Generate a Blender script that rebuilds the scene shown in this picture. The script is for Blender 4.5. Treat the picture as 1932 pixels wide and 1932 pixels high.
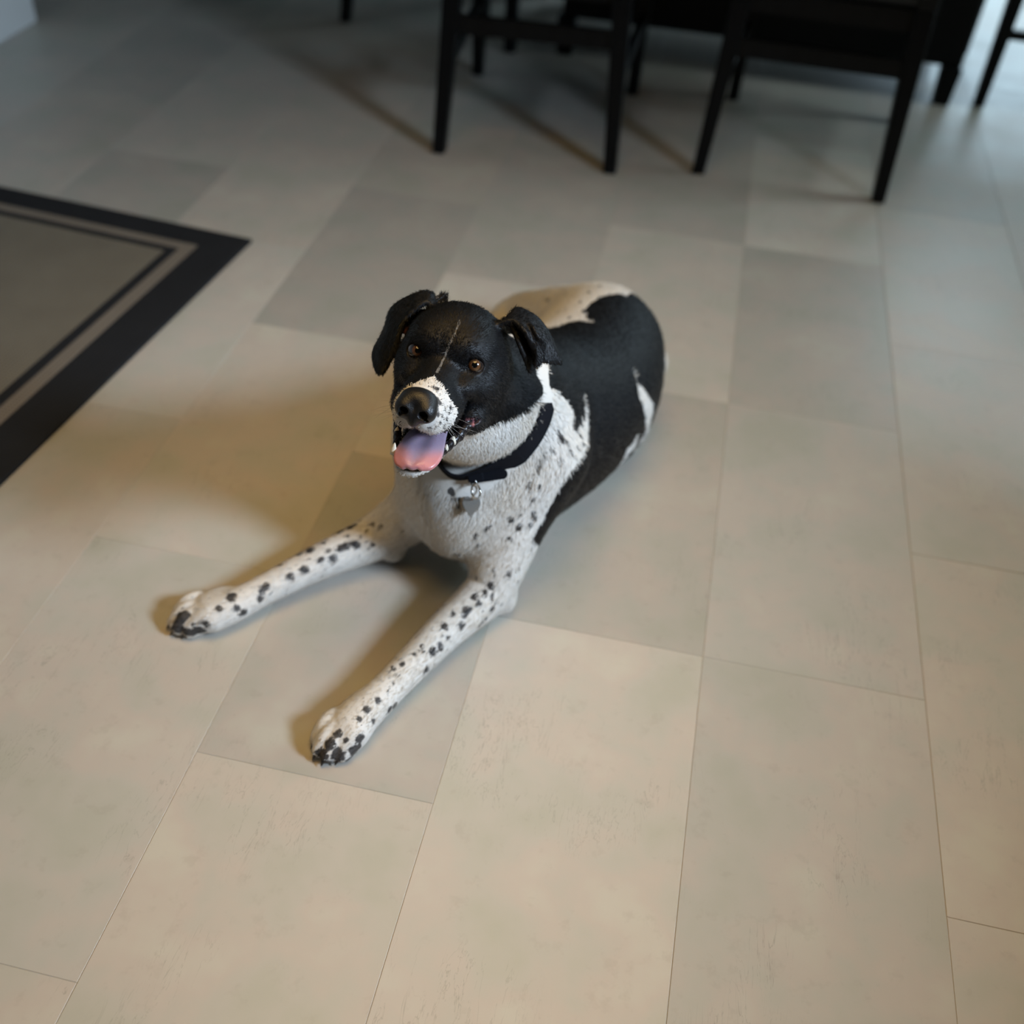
import bpy, bmesh, math, random
import numpy as np
from mathutils import Vector, Matrix

for o in list(bpy.data.objects):
    bpy.data.objects.remove(o)
scene = bpy.context.scene
COL = scene.collection
rng = np.random.default_rng(7)
random.seed(7)

# ------------------------------------------------------------------ camera
F_PX, PITCH, ROLL, YAW, CAM_H = 1990.0, 0.743753, 0.077280, -0.156542, 1.115277
cy, sy = math.cos(YAW), math.sin(YAW)
c_fwd = np.array([sy * math.cos(PITCH), cy * math.cos(PITCH), -math.sin(PITCH)])
c_r0 = np.array([cy, -sy, 0.0])
c_u0 = np.cross(c_r0, c_fwd)
c_right = math.cos(ROLL) * c_r0 + math.sin(ROLL) * c_u0
c_up = -math.sin(ROLL) * c_r0 + math.cos(ROLL) * c_u0
CAM = np.array([0.0, 0.0, CAM_H])
cam_data = bpy.data.cameras.new('camera')
cam = bpy.data.objects.new('camera', cam_data)
COL.objects.link(cam)
m = Matrix.Identity(4)
for i in range(3):
    m[i][0], m[i][1], m[i][2], m[i][3] = c_right[i], c_up[i], -c_fwd[i], CAM[i]
cam.matrix_world = m
cam_data.sensor_width = 36.0
cam_data.sensor_fit = 'HORIZONTAL'
cam_data.lens = F_PX / 1932.0 * 36.0
cam_data.clip_start = 0.02
cam_data.dof.use_dof = True
cam_data.dof.focus_distance = 1.14
cam_data.dof.aperture_fstop = 2.3
scene.camera = cam

# ------------------------------------------------------------------ world, light, exposure
world = bpy.data.worlds.new('world')
scene.world = world
world.use_nodes = True
world.node_tree.nodes['Background'].inputs[0].default_value = (0.55, 0.68, 0.80, 1)
world.node_tree.nodes['Background'].inputs[1].default_value = 0.012


def area(name, loc, target, sx, sz, energy, col):
    d = bpy.data.lights.new(name, 'AREA')
    d.shape = 'RECTANGLE'
    d.size, d.size_y, d.energy, d.color = sx, sz, energy, col
    o = bpy.data.objects.new(name, d)
    COL.objects.link(o)
    o.location = loc
    o.rotation_euler = (Vector(target) - Vector(loc)).to_track_quat('-Z', 'Y').to_euler()
    return o


wd = area('window_daylight', (2.12, 0.30, 1.85), (-0.55, 1.10, 0.0), 0.5, 0.55, 15.2, (0.625, 0.79, 1.0))
wd.data.spread = math.radians(65)
area('far_window_daylight', (2.12, 3.0, 1.7), (0.2, 2.6, 0.0), 0.7, 0.9, 19, (0.78, 0.95, 1.0))
area('glass_door_daylight', (1.45, 5.50, 1.15), (0.9, 3.0, 0.3), 1.3, 2.0, 44, (0.62, 0.84, 1.0))
d = bpy.data.lights.new('warm_ceiling_lamp', 'AREA')
d.shape, d.size, d.energy, d.color = 'DISK', 1.5, 8.6, (1.0, 0.64, 0.23)
d.spread = math.radians(90)
o = bpy.data.objects.new('warm_ceiling_lamp', d)
COL.objects.link(o)
o.location = (-0.15, 0.80, 2.3)
cyc = scene.cycles
cyc.adaptive_threshold = 0.04
cyc.max_bounces, cyc.diffuse_bounces, cyc.glossy_bounces, cyc.transmission_bounces = 6, 3, 3, 2
scene.view_settings.view_transform = 'Standard'
scene.view_settings.look = 'None'
scene.view_settings.exposure = 0.0
scene.view_settings.gamma = 1.0
scene.view_settings.use_curve_mapping = False


# ------------------------------------------------------------------ helpers
def ray(px, py):
    v = c_fwd * F_PX + c_right * (px - 966.0) - c_up * (py - 966.0)
    return v / np.linalg.norm(v)


def at(px, py, z):
    """world point on the sight line of a pixel at height z"""
    v = ray(px, py)
    return CAM + v * ((z - CAM_H) / v[2])


def tag(o, label=None, cat=None, group=None, kind=None):
    if label: o['label'] = label
    if cat: o['category'] = cat
    if group: o['group'] = group
    if kind: o['kind'] = kind
    return o


def empty(name, loc=(0, 0, 0), rz=0.0):
    o = bpy.data.objects.new(name, None)
    COL.objects.link(o)
    o.location = loc
    o.rotation_euler = (0, 0, rz)
    o.empty_display_size = 0.05
    return o


def mesh_obj(name, verts, faces, mat, parent=None, smooth=True):
    me = bpy.data.meshes.new(name)
    me.from_pydata([tuple(map(float, v)) for v in verts], [], [tuple(map(int, f)) for f in faces])
    me.update()
    if smooth:
        me.polygons.foreach_set('use_smooth', [True] * len(me.polygons))
    me.materials.append(mat)
    o = bpy.data.objects.new(name, me)
    COL.objects.link(o)
    if parent is not None:
        o.parent = parent
    return o


def bm_obj(name, bm, mat, parent=None, smooth=False):
    me = bpy.data.meshes.new(name)
    bm.to_mesh(me)
    bm.free()
    if smooth:
        me.polygons.foreach_set('use_smooth', [True] * len(me.polygons))
    me.materials.append(mat)
    o = bpy.data.objects.new(name, me)
    COL.objects.link(o)
    if parent is not None:
        o.parent = parent
    return o


def box_bm(x0, x1, y0, y1, z0, z1, bev=0.0, seg=2, bm=None):
    own = bm is None
    bm = bm or bmesh.new()
    vs = [bm.verts.new(p) for p in ((x0, y0, z0), (x1, y0, z0), (x1, y1, z0), (x0, y1, z0),
                                    (x0, y0, z1), (x1, y0, z1), (x1, y1, z1), (x0, y1, z1))]
    fs = [bm.faces.new([vs[i] for i in f]) for f in ((3, 2, 1, 0), (4, 5, 6, 7), (0, 1, 5, 4), (1, 2, 6, 5), (2, 3, 7, 6), (3, 0, 4, 7))]
    if bev > 0 and own:
        bmesh.ops.bevel(bm, geom=list(bm.edges), offset=bev, segments=seg, affect='EDGES', profile=0.5)
    return bm


def bar_bm(a, b, wa, wb=None, bev=0.003):
    """square tapered bar between two points (square to the z axis at its ends)"""
    wb = wb or wa
    bm = bmesh.new()
    a, b = Vector(a), Vector(b)
    va = [bm.verts.new(a + Vector((sx * wa / 2, sy_ * wa / 2, 0))) for sx, sy_ in ((-1, -1), (1, -1), (1, 1), (-1, 1))]
    vb = [bm.verts.new(b + Vector((sx * wb / 2, sy_ * wb / 2, 0))) for sx, sy_ in ((-1, -1), (1, -1), (1, 1), (-1, 1))]
    bm.faces.new(va[::-1]); bm.faces.new(vb)
    for i in range(4):
        j = (i + 1) % 4
        bm.faces.new((va[i], va[j], vb[j], vb[i]))
    bmesh.ops.recalc_face_normals(bm, faces=list(bm.faces))
    bmesh.ops.bevel(bm, geom=list(bm.edges), offset=bev, segments=2, affect='EDGES', profile=0.5)
    return bm


class N:
    """small node-graph helper"""

    def __init__(self, name):
        self.m = bpy.data.materials.new(name)
        self.m.use_nodes = True
        self.t = self.m.node_tree
        self.b = self.t.nodes['Principled BSDF']

    def new(self, typ, **kw):
        n = self.t.nodes.new(typ)
        for k, v in kw.items():
            setattr(n, k, v)
        return n

    def link(self, a, b):
        self.t.links.new(a, b)

    def math(self, op, a, b=None, c=None, clamp=False):
        n = self.new('ShaderNodeMath', operation=op, use_clamp=clamp)
        for i, v in enumerate((a, b, c)):
            if v is None: continue
            if hasattr(v, 'links'): self.link(v, n.inputs[i])
            else: n.inputs[i].default_value = v
        return n.outputs[0]

    def noise(self, vec, scale, detail=3, rough=0.5, dist=0.0):
        n = self.new('ShaderNodeTexNoise')
        n.inputs['Scale'].default_value = scale
        n.inputs['Detail'].default_value = detail
        n.inputs['Roughness'].default_value = rough
        n.inputs['Distortion'].default_value = dist
        if vec is not None: self.link(vec, n.inputs['Vector'])
        return n.outputs['Fac']

    def mix(self, fac, a, b, typ='MIX'):
        n = self.new('ShaderNodeMix', data_type='RGBA', blend_type=typ)
        for s, v in ((n.inputs[0], fac), (n.inputs[6], a), (n.inputs[7], b)):
            if hasattr(v, 'links'): self.link(v, s)
            elif isinstance(v, (int, float)): s.default_value = v
            else: s.default_value = (*v[:3], 1)
        return n.outputs[2]

    def ramp(self, fac, *stops):
        n = self.new('ShaderNodeValToRGB')
        el = n.color_ramp.elements
        while len(el) < len(stops): el.new(0.5)
        for e, (p, c) in zip(el, stops):
            e.position = p
            e.color = (*c, 1) if len(c) == 3 else c
        self.link(fac, n.inputs[0])
        return n.outputs[0]

    def smooth(self, v, lo, hi):
        n = self.new('ShaderNodeMapRange', interpolation_type='SMOOTHSTEP')
        self.link(v, n.inputs[0])
        n.inputs[1].default_value, n.inputs[2].default_value = lo, hi
        return n.outputs[0]

    def bump(self, h, strength, dist, normal=None):
        n = self.new('ShaderNodeBump')
        n.inputs['Strength'].default_value = strength
        n.inputs['Distance'].default_value = dist
        self.link(h, n.inputs['Height'])
        if normal is not None: self.link(normal, n.inputs['Normal'])
        self.link(n.outputs[0], self.b.inputs['Normal'])
        return n.outputs[0]

    def set(self, **kw):
        for k, v in kw.items():
            s = self.b.inputs[k.replace('_', ' ')]
            if hasattr(v, 'links'): self.link(v, s)
            else: s.default_value = (*v, 1) if isinstance(v, tuple) and len(v) == 3 else v
        return self.m


def geo_pos(n):
    return n.new('ShaderNodeNewGeometry').outputs['Position']


def tex_obj(n):
    return n.new('ShaderNodeTexCoord').outputs['Object']


def mapped(n, vec, scale, add=None):
    mp = n.new('ShaderNodeMapping')
    mp.inputs['Scale'].default_value = scale
    n.link(vec, mp.inputs['Vector'])
    if add is not None: n.link(add, mp.inputs['Location'])
    return mp.outputs[0]


# ------------------------------------------------------------------ materials of the room
def mat_tile():
    n = N('stone_tile')
    info = n.new('ShaderNodeObjectInfo')
    pos = geo_pos(n)
    rnd = n.math('MULTIPLY', info.outputs['Random'], 37.0)
    comb = n.new('ShaderNodeCombineXYZ')
    n.link(rnd, comb.inputs[2])
    v = mapped(n, pos, (1, 1, 1), comb.outputs[0])
    vs = mapped(n, pos, (14, 2.2, 1), comb.outputs[0])
    cloud = n.noise(v, 8.0, 3, 0.6)
    fine = n.noise(v, 38, 3, 0.65)
    streak = n.noise(vs, 2.6, 3, 0.6, 0.4)
    base = n.ramp(cloud, (0.32, (0.420, 0.405, 0.335)), (0.46, (0.455, 0.425, 0.365)), (0.56, (0.485, 0.425, 0.365)), (0.70, (0.505, 0.470, 0.395)))
    base = n.mix(n.math('MULTIPLY', streak, 0.28), base, (0.40, 0.39, 0.33))
    base = n.mix(n.math('MULTIPLY', n.smooth(fine, 0.56, 0.74), 0.22), base, (0.31, 0.27, 0.22))
    crack = n.noise(mapped(n, pos, (30, 5, 1), comb.outputs[0]), 1.6, 4, 0.7, 0.6)
    line = n.math('SUBTRACT', 1.0, n.smooth(n.math('ABSOLUTE', n.math('SUBTRACT', crack, 0.5)), 0.0, 0.012))
    mask = n.smooth(n.noise(v, 7, 2), 0.52, 0.66)
    base = n.mix(n.math('MULTIPLY', n.math('MULTIPLY', line, mask), 0.40), base, (0.22, 0.20, 0.165))
    tone = n.new('ShaderNodeMix', data_type='RGBA', blend_type='MULTIPLY')
    tone.inputs[0].default_value = 1
    n.link(base, tone.inputs[6])
    n.link(info.outputs['Color'], tone.inputs[7])
    n.bump(n.math('ADD', n.math('MULTIPLY', fine, 0.5), streak), 0.10, 0.002)
    rough = n.math('ADD', n.math('MULTIPLY', cloud, 0.20), 0.33)
    return n.set(Base_Color=tone.outputs[2], Roughness=rough, Specular_IOR_Level=0.45)


def mat_plain(name, col, rough=0.5, spec=0.4, bump=0.0, scale=60, var=0.15):
    n = N(name)
    v = tex_obj(n)
    f = n.noise(v, scale, 3, 0.55)
    c = n.mix(n.math('MULTIPLY', f, var), col, tuple(x * 0.45 for x in col))
    if bump: n.bump(f, bump, 0.002)
    return n.set(Base_Color=c, Roughness=rough, Specular_IOR_Level=spec)


def mat_wood_black():
    n = N('black_stained_wood')
    v = mapped(n, tex_obj(n), (60, 60, 4))
    f = n.noise(v, 2.0, 4, 0.6, 0.3)
    c = n.ramp(f, (0.3, (0.0015, 0.0018, 0.0022)), (0.75, (0.004, 0.0045, 0.0052)))
    n.bump(f, 0.08, 0.001)
    return n.set(Base_Color=c, Roughness=0.42, Specular_IOR_Level=0.18)


def mat_weave(name, col, col2, scale=260):
    n = N(name)
    v = tex_obj(n)
    w = n.new('ShaderNodeTexWave', wave_type='BANDS', bands_direction='X')
    w.inputs['Scale'].default_value = scale / 6.0
    n.link(v, w.inputs['Vector'])
    w2 = n.new('ShaderNodeTexWave', wave_type='BANDS', bands_direction='Y')
    w2.inputs['Scale'].default_value = scale / 6.0
    n.link(v, w2.inputs['Vector'])
    prod = n.math('MULTIPLY', w.outputs['Fac'], w2.outputs['Fac'])
    big = n.noise(v, 9, 3)
    f = n.math('ADD', n.math('MULTIPLY', prod, 0.6), n.math('MULTIPLY', big, 0.5))
    c = n.mix(f, col2, col)
    n.bump(prod, 0.5, 0.002)
    return n.set(Base_Color=c, Roughness=0.95, Specular_IOR_Level=0.1)


M_TILE = mat_tile()
M_GROUT = mat_plain('grout', (0.42, 0.385, 0.325), 0.9, 0.2)
M_WALL = mat_plain('white_wall_paint', (0.60, 0.61, 0.60), 0.7, 0.3, 0.05, 90, 0.05)
M_TRIM = mat_plain('white_gloss_paint', (0.62, 0.63, 0.63), 0.4, 0.5, 0, 40, 0.04)
M_BLACK = mat_wood_black()
M_SEAT = mat_plain('black_seat_vinyl', (0.008, 0.008, 0.009), 0.5, 0.4, 0.2, 220)

# ------------------------------------------------------------------ the setting: floor of tiles
floor = bm_obj('floor', box_bm(-3.6, 2.2, -1.2, 5.6, -0.06, -0.0009), M_GROUT)
tag(floor, 'floor of long beige stone tiles laid in staggered rows', kind='structure')
TW, TL, U0 = 0.30, 0.602, -0.7738
tile_me = None
TONE = {(0, 1.58): .90, (0, .98): 1.05, (1, 1.27): 1.10, (1, 1.87): .96, (2, 1.58): 1.05, (2, .98): .94, (2, .38): 1.06,
        (3, 1.58): .93, (3, 2.18): 1.10, (1, .67): .95, (1, .07): 1.04, (0, .38): 1.03, (-1, 1.27): 1.08, (-1, 1.87): 1.04, (-2, 1.58): .92, (0, 2.18): .98, (3, .38): .97, (3, .98): .98, (4, .67): 1.0, (4, 1.27): .99, (1, -.53): .99, (2, -.22): 1.0}
cols = [(k, U0 + k * TW) for k in range(-9, 10)]
for k, x0 in cols:
    phase = 1.583 if k in (0, 2, 3) or (k < 0 and k % 2 == 0) or (k > 3 and k % 2 == 1) else 1.873
    for j in range(-5, 8):
        y0 = phase + j * TL
        if y0 > 5.55 or y0 + TL < -1.15: continue
        if tile_me is None:
            bm = box_bm(-TW / 2 + .0003, TW / 2 - .0003, -TL / 2 + .0003, TL / 2 - .0003, -0.010, 0.0, 0.0005, 1)
            t = bm_obj('tile', bm, M_TILE, floor)
            tile_me = t.data
        else:
            t = bpy.data.objects.new('tile', tile_me)
            COL.objects.link(t)
            t.parent = floor
        t.location = (x0 + TW / 2, y0 + TL / 2, random.uniform(-0.0003, 0.0))
        tone = None
        for (kk, v0), tv in TONE.items():
            if kk == k and abs(v0 - y0) < 0.1: tone = tv
        if tone is None: tone = random.uniform(0.93, 1.06)
        tone = 1.0 + (tone - 1.0) * 1.5
        warm = random.uniform(-0.015, 0.015)
        t.color = (tone * (1 + warm), tone, tone * (1 - warm), 1)

# walls
wl = bm_obj('wall_left', box_bm(-2.12, -1.985, -1.2, 2.88, 0.0, 2.7), M_WALL)
tag(wl, 'white painted wall at the left edge of the room', kind='structure')
bl = bm_obj('baseboard_left', box_bm(-1.985, -1.970, -1.2, 2.895, 0.0, 0.11, 0.004), M_TRIM)
tag(bl, 'white baseboard along the left wall', kind='structure')
wr_bm = bmesh.new()
for (y0, y1, z0, z1) in ((-1.2, -0.25, 0, 2.7), (-0.25, 0.85, 0, 1.25), (-0.25, 0.85, 2.45, 2.7), (0.85, 2.55, 0, 2.7), (2.55, 3.45, 0, 1.2), (2.55, 3.45, 2.25, 2.7), (3.45, 5.6, 0, 2.7)):
    box_bm(2.2, 2.32, y0, y1, z0, z1, bm=wr_bm)
tag(bm_obj('wall_right', wr_bm, M_WALL), 'white wall with windows on the right', kind='structure')
wb_bm = bmesh.new()
for (x0, x1, z0, z1) in ((-3.6, 0.75, 0, 2.7), (0.75, 2.15, 2.2, 2.7), (2.15, 2.32, 0, 2.7)):
    box_bm(x0, x1, 5.6, 5.72, z0, z1, bm=wb_bm)
tag(bm_obj('wall_back', wb_bm, M_WALL), 'white wall at the far end of the room', kind='structure')

tag(bm_obj('wall_added_shade', box_bm(1.25, 1.37, -0.9, 1.0, 0.0, 0.97), M_WALL), 'unseen low white half wall added to shade the near right floor from the window', kind='structure')  # added half wall, out of view, keeps window light off the near right floor

# ------------------------------------------------------------------ rug
RUG_RZ = math.radians(-5.0)
rug = empty('area_rug', (-0.890, 1.868, 0.0), RUG_RZ)
tag(rug, 'beige woven area rug with dark charcoal striped border on the tiles', 'rug')
M_RUGD = mat_weave('charcoal_weave', (0.030, 0.031, 0.033), (0.014, 0.014, 0.015))
M_RUGL = mat_weave('taupe_weave', (0.25, 0.215, 0.17), (0.15, 0.125, 0.10))
M_RUGF = mat_weave('beige_weave', (0.24, 0.215, 0.165), (0.13, 0.112, 0.085))
RW, RL = 1.02, 1.60   # rug local: corner at origin, extends to -x and -y


def frame_bm(a, b, z0, z1):
    """rectangular band between inset a=(right/left, top/bottom) and b"""
    bm = bmesh.new()
    def ring(i, z):
        return [(-i[0], -i[1], z), (-RW + i[0], -i[1], z), (-RW + i[0], -RL + i[1], z), (-i[0], -RL + i[1], z)]
    vs = [[bm.verts.new(p) for p in r] for r in (ring(a, z0), ring(a, z1 - .0015), ring((a[0] + .0015, a[1] + .0015), z1), ring((b[0] - .0015, b[1] - .0015), z1), ring(b, z1 - .0015), ring(b, z0))]
    for q in range(6):
        A, B = vs[q], vs[(q + 1) % 6]
        for i in range(4):
            j = (i + 1) % 4
            bm.faces.new((A[i], A[j], B[j], B[i]))
    bmesh.ops.recalc_face_normals(bm, faces=list(bm.faces))
    return bm


bm_obj('outer_border', frame_bm((0, 0), (0.088, 0.066), 0.0008, 0.0085), M_RUGD, rug)
bm_obj('light_stripe', frame_bm((0.088, 0.066), (0.118, 0.092), 0.0008, 0.0080), M_RUGL, rug)
bm_obj('inner_border', frame_bm((0.118, 0.092), (0.140, 0.110), 0.0008, 0.0085), M_RUGD, rug)
bm_obj('rug_field', box_bm(-RW + .140, -.140, -RL + .110, -.110, 0.0008, 0.0080, 0.001, 1), M_RUGF, rug)


# ------------------------------------------------------------------ chairs and table
def chair(label, bl_, br_, fl_, fr_, group):
    """feet in world xy: back-left, back-right (nearer the camera), front-left, front-right"""
    c = empty('dining_chair', ((bl_[0] + br_[0] + fl_[0] + fr_[0]) / 4, (bl_[1] + br_[1] + fl_[1] + fr_[1]) / 4, 0))
    tag(c, label, 'chair', group)
    O = np.array(c.location)
    bl_, br_, fl_, fr_ = [np.array((*q, 0.0)) - O for q in (bl_, br_, fl_, fr_)]
    fw = (fl_ + fr_ - bl_ - br_) / 2; fw /= np.linalg.norm(fw)
    rt = (br_ - bl_); rt /= np.linalg.norm(rt)
    up = np.array((0, 0, 1.0))
    # rear legs: foot kicked back, straight to the seat, then the back post leaning backwards
    tops = []
    for foot, s in ((bl_, 1), (br_, -1)):
        knee = foot + fw * 0.05 + rt * s * 0.022 + up * 0.42
        top = knee - fw * 0.10 + up * 0.55
        lg = bm_obj('leg', bar_bm(foot + up * 0.001, knee, 0.031, 0.044), M_BLACK, c)
        bm_obj('back_post', bar_bm(knee, top, 0.044, 0.030), M_BLACK, c)
        tops.append((knee, top))
    ft = []
    for foot in (fl_, fr_):
        k = foot + up * 0.42
        bm_obj('leg', bar_bm(foot + up * 0.001, k, 0.030, 0.042), M_BLACK, c)
        ft.append(k)
    kl, kr = tops[0][0], tops[1][0]
    # aprons below the seat
    for a, b in ((kl, kr), (ft[0], ft[1]), (kl, ft[0]), (kr, ft[1])):
        rail = bmesh.new()
        d = (b - a); L = np.linalg.norm(d); d /= L
        nrm = np.cross(up, d)
        vs = []
        for e in (a, b):
            for sgn, z in ((-1, -0.050), (1, -0.050), (1, -0.005), (-1, -0.005)):
                vs.append(rail.verts.new(e + nrm * sgn * 0.011 + up * z))
        for f in ((0, 1, 2, 3), (7, 6, 5, 4), (0, 4, 5, 1), (1, 5, 6, 2), (2, 6, 7, 3), (3, 7, 4, 0)):
            rail.faces.new([vs[i] for i in f])
        bmesh.ops.recalc_face_normals(rail, faces=list(rail.faces))
        bm_obj('apron_rail', rail, M_BLACK, c)
    # stretchers: a high one between the rear legs, low ones along the sides
    def leg_at(foot, top, z): return foot + (top - foot) * (z / 0.42)
    for a, b, hgt in ((leg_at(bl_, kl, .275), leg_at(br_, kr, .275), .040), (leg_at(bl_, kl, .185), leg_at(fl_, ft[0], .185), .026), (leg_at(br_, kr, .185), leg_at(fr_, ft[1], .185), .026)):
        dd = (b - a) / np.linalg.norm(b - a)
        nrm = np.cross(up, dd); nrm /= np.linalg.norm(nrm)
        sb = bmesh.new()
        vs = [sb.verts.new(e + nrm * q * 0.009 + up * z) for e in (a, b) for q, z in ((-1, 0), (1, 0), (1, hgt), (-1, hgt))]
        for f in ((0, 1, 2, 3), (7, 6, 5, 4), (0, 4, 5, 1), (1, 5, 6, 2), (2, 6, 7, 3), (3, 7, 4, 0)):
            sb.faces.new([vs[i] for i in f])
        bmesh.ops.recalc_face_normals(sb, faces=list(sb.faces))
        bm_obj('stretcher', sb, M_BLACK, c)
    # seat cushion
    corners = [kl - rt * .02 - fw * .02, kr + rt * .02 - fw * .02, ft[1] + rt * .025 + fw * .03, ft[0] - rt * .025 + fw * .03]
    bm = bmesh.new()
    lo = [bm.verts.new(p) for p in corners]
    hi = [bm.verts.new(p + up * 0.055) for p in corners]
    bm.faces.new(lo[::-1]); bm.faces.new(hi)
    for i in range(4):
        j = (i + 1) % 4
        bm.faces.new((lo[i], lo[j], hi[j], hi[i]))
    bmesh.ops.bevel(bm, geom=list(bm.edges), offset=0.018, segments=4, affect='EDGES', profile=0.5)
    bm_obj('seat', bm, M_SEAT, c, True)
    # back: rails and slats
    for h0, h1 in ((0.86, 0.99), (0.18, 0.25)):
        pts = []
        for (k, t_) in tops:
            pts += [k + (t_ - k) * h0, k + (t_ - k) * h1]
        bm = bmesh.new()
        vs = []
        for s in (-0.010, 0.010):
            vs += [bm.verts.new(p + fw * s) for p in (pts[0], pts[2], pts[3], pts[1])]
        for f in ((0, 1, 2, 3), (7, 6, 5, 4), (0, 4, 5, 1), (1, 5, 6, 2), (2, 6, 7, 3), (3, 7, 4, 0)):
            bm.faces.new([vs[i] for i in f])
        bmesh.ops.recalc_face_normals(bm, faces=list(bm.faces))
        bm_obj('back_rail', bm, M_BLACK, c)
    for q in (0.2, 0.4, 0.6, 0.8):
        a = tops[0][0] * (1 - q) + tops[1][0] * q
        b = tops[0][1] * (1 - q) + tops[1][1] * q
        bm_obj('back_slat', bar_bm(a + (b - a) * 0.24, a + (b - a) * 0.87, 0.018, 0.018, 0.002), M_BLACK, c)
    return c


GC = 'black dining chairs around the table'
chair('black wooden dining chair nearest the rug with its back legs towards the dog', (-0.632, 2.425), (-0.212, 2.452), (-0.660, 2.955), (-0.220, 2.965), GC)
chair('black wooden dining chair right of the other near chair, beside the bright floor', (-0.003, 2.522), (0.430, 2.508), (0.055, 3.030), (0.500, 3.020), GC)
chair('black wooden dining chair at the right end of the table, on the bright floor', (1.20, 3.225), (1.20, 3.68), (0.745, 3.235), (0.745, 3.68), GC)
chair('black wooden dining chair at the left end of the table with one leg showing', (-1.143, 3.69), (-1.143, 3.233), (-0.715, 3.70), (-0.715, 3.26), GC)

tb = empty('dining_table', (0.0, 3.45, 0))
tag(tb, 'large black dining table with a heavy base behind the two near chairs', 'table')
bm_obj('tabletop', box_bm(-0.655, 0.690, -0.42, 0.50, 0.715, 0.755, 0.006), M_BLACK, tb)
bm_obj('apron', box_bm(-0.63, 0.665, -0.36, 0.42, 0.62, 0.714, 0.004), M_BLACK, tb)
bm_obj('base_panel', box_bm(-0.47, 0.66, -0.25, 0.25, 0.105, 0.619, 0.006), M_BLACK, tb)
for x in (-0.455, 0.636):
    for y in (-0.235, 0.235):
        bm_obj('foot', bar_bm((x, y, 0.001), (x, y, 0.106), 0.045, 0.055), M_BLACK, tb)
for y in (-0.285, 0.285):
    bm_obj('leg', bar_bm((-0.612, y, 0.001), (-0.612, y, 0.621), 0.034, 0.044), M_BLACK, tb)


# ================================================================== the dog
RES = 0.002
HO = np.array([-0.2363, 0.9412, 0.4478])                     # midpoint between the eyes
HM = np.array([[0.997, -0.047, -0.062], [-0.017, -0.907, 0.421], [0.076, 0.419, 0.905]])  # rows: dog's left, forward, up
_q, _ = np.linalg.qr(HM.T)
HM = (_q * np.sign(np.sum(_q * HM.T, 0))).T


def hl(r, f, u):
    """head-local millimetres -> world metres"""
    return HO + HM.T @ (np.array([r, f, u], float) / 1000.0)


def to_local(P):
    return (P - HO) @ HM.T


def hp(px, py, f):
    """head-local (mm) point where a sight line meets the plane 'forward = f mm'"""
    dl, ol = HM @ ray(px, py), HM @ (CAM - HO)
    t = (f / 1000.0 - ol[1]) / dl[1]
    return (ol + t * dl) * 1000.0


def smin(a, b, k):
    h = np.clip(0.5 + 0.5 * (b - a) / k, 0, 1)
    return b + (a - b) * h - k * h * (1 - h)


def smax(a, b, k):
    return -smin(-a, -b, k)


def ell(P, c, r, A=None):
    q = P - np.asarray(c)
    if A is not None: q = q @ A.T
    r = np.asarray(r, float)
    k0 = np.sqrt(np.sum((q / r) ** 2, 1)) + 1e-9
    k1 = np.sqrt(np.sum((q / (r * r)) ** 2, 1)) + 1e-9
    return k0 * (k0 - 1) / k1


def cone(P, a, b, ra, rb):
    a, b = np.asarray(a), np.asarray(b)
    ab = b - a
    t = np.clip(((P - a) @ ab) / (ab @ ab), 0, 1)
    return np.linalg.norm(P - a - t[:, None] * ab, axis=1) - (ra + (rb - ra) * t)


def tube(P, st, up=(0, 0, 1), k=0.004):
    """generalised cylinder through stations (x, y, z, half width, half height)"""
    st = np.asarray(st, float)
    up = np.asarray(up, float)
    out = None
    for s0, s1 in zip(st[:-1], st[1:]):
        a, b = s0[:3], s1[:3]
        ab = b - a
        L = np.linalg.norm(ab)
        tn = ab / L
        side = np.cross(tn, up); side /= np.linalg.norm(side)
        uv = np.cross(side, tn)
        q = P - a
        al = q @ tn
        t = np.clip(al / L, 0, 1)
        w = s0[3] + (s1[3] - s0[3]) * t
        h = s0[4] + (s1[4] - s0[4]) * t
        ex = al - t * L
        x, y = q @ side, q @ uv
        mn = np.minimum(w, h)
        k0 = np.sqrt((x / w) ** 2 + (y / h) ** 2 + (ex / mn) ** 2) + 1e-9
        k1 = np.sqrt((x / w ** 2) ** 2 + (y / h ** 2) ** 2 + (ex / mn ** 2) ** 2) + 1e-9
        d = k0 * (k0 - 1) / k1
        out = d if out is None else (smin(out, d, k) if k > 0 else np.minimum(out, d))
    return out


def near(P, fn, pts, pad):
    """evaluate fn only close to pts (rows x, y, z, radius); elsewhere return pad"""
    pts = np.asarray(pts, float)
    r = pts[:, 3:].max() if pts.shape[1] > 3 else 0.0
    lo, hi = pts[:, :3].min(0) - pad - r, pts[:, :3].max(0) + pad + r
    i = np.nonzero(np.all((P > lo) & (P < hi), 1))[0]
    out = np.full(len(P), pad)
    if len(i): out[i] = np.minimum(fn(P[i]), pad)
    return out


def spline(pts, n):
    """Catmull-Rom through rows of any width"""
    p = np.asarray(pts, float)
    p = np.vstack([2 * p[0] - p[1], p, 2 * p[-1] - p[-2]])
    out = []
    m_ = len(p) - 3
    for i in range(m_):
        for t in np.linspace(0, 1, n, endpoint=(i == m_ - 1)):
            a, b, c, d_ = p[i:i + 4]
            out.append(0.5 * (2 * b + (c - a) * t + (2 * a - 5 * b + 4 * c - d_) * t * t + (3 * b - a - 3 * c + d_) * t ** 3))
    return np.array(out)


def st(p, w, h=None):
    return [*p, w, h or w]


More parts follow.
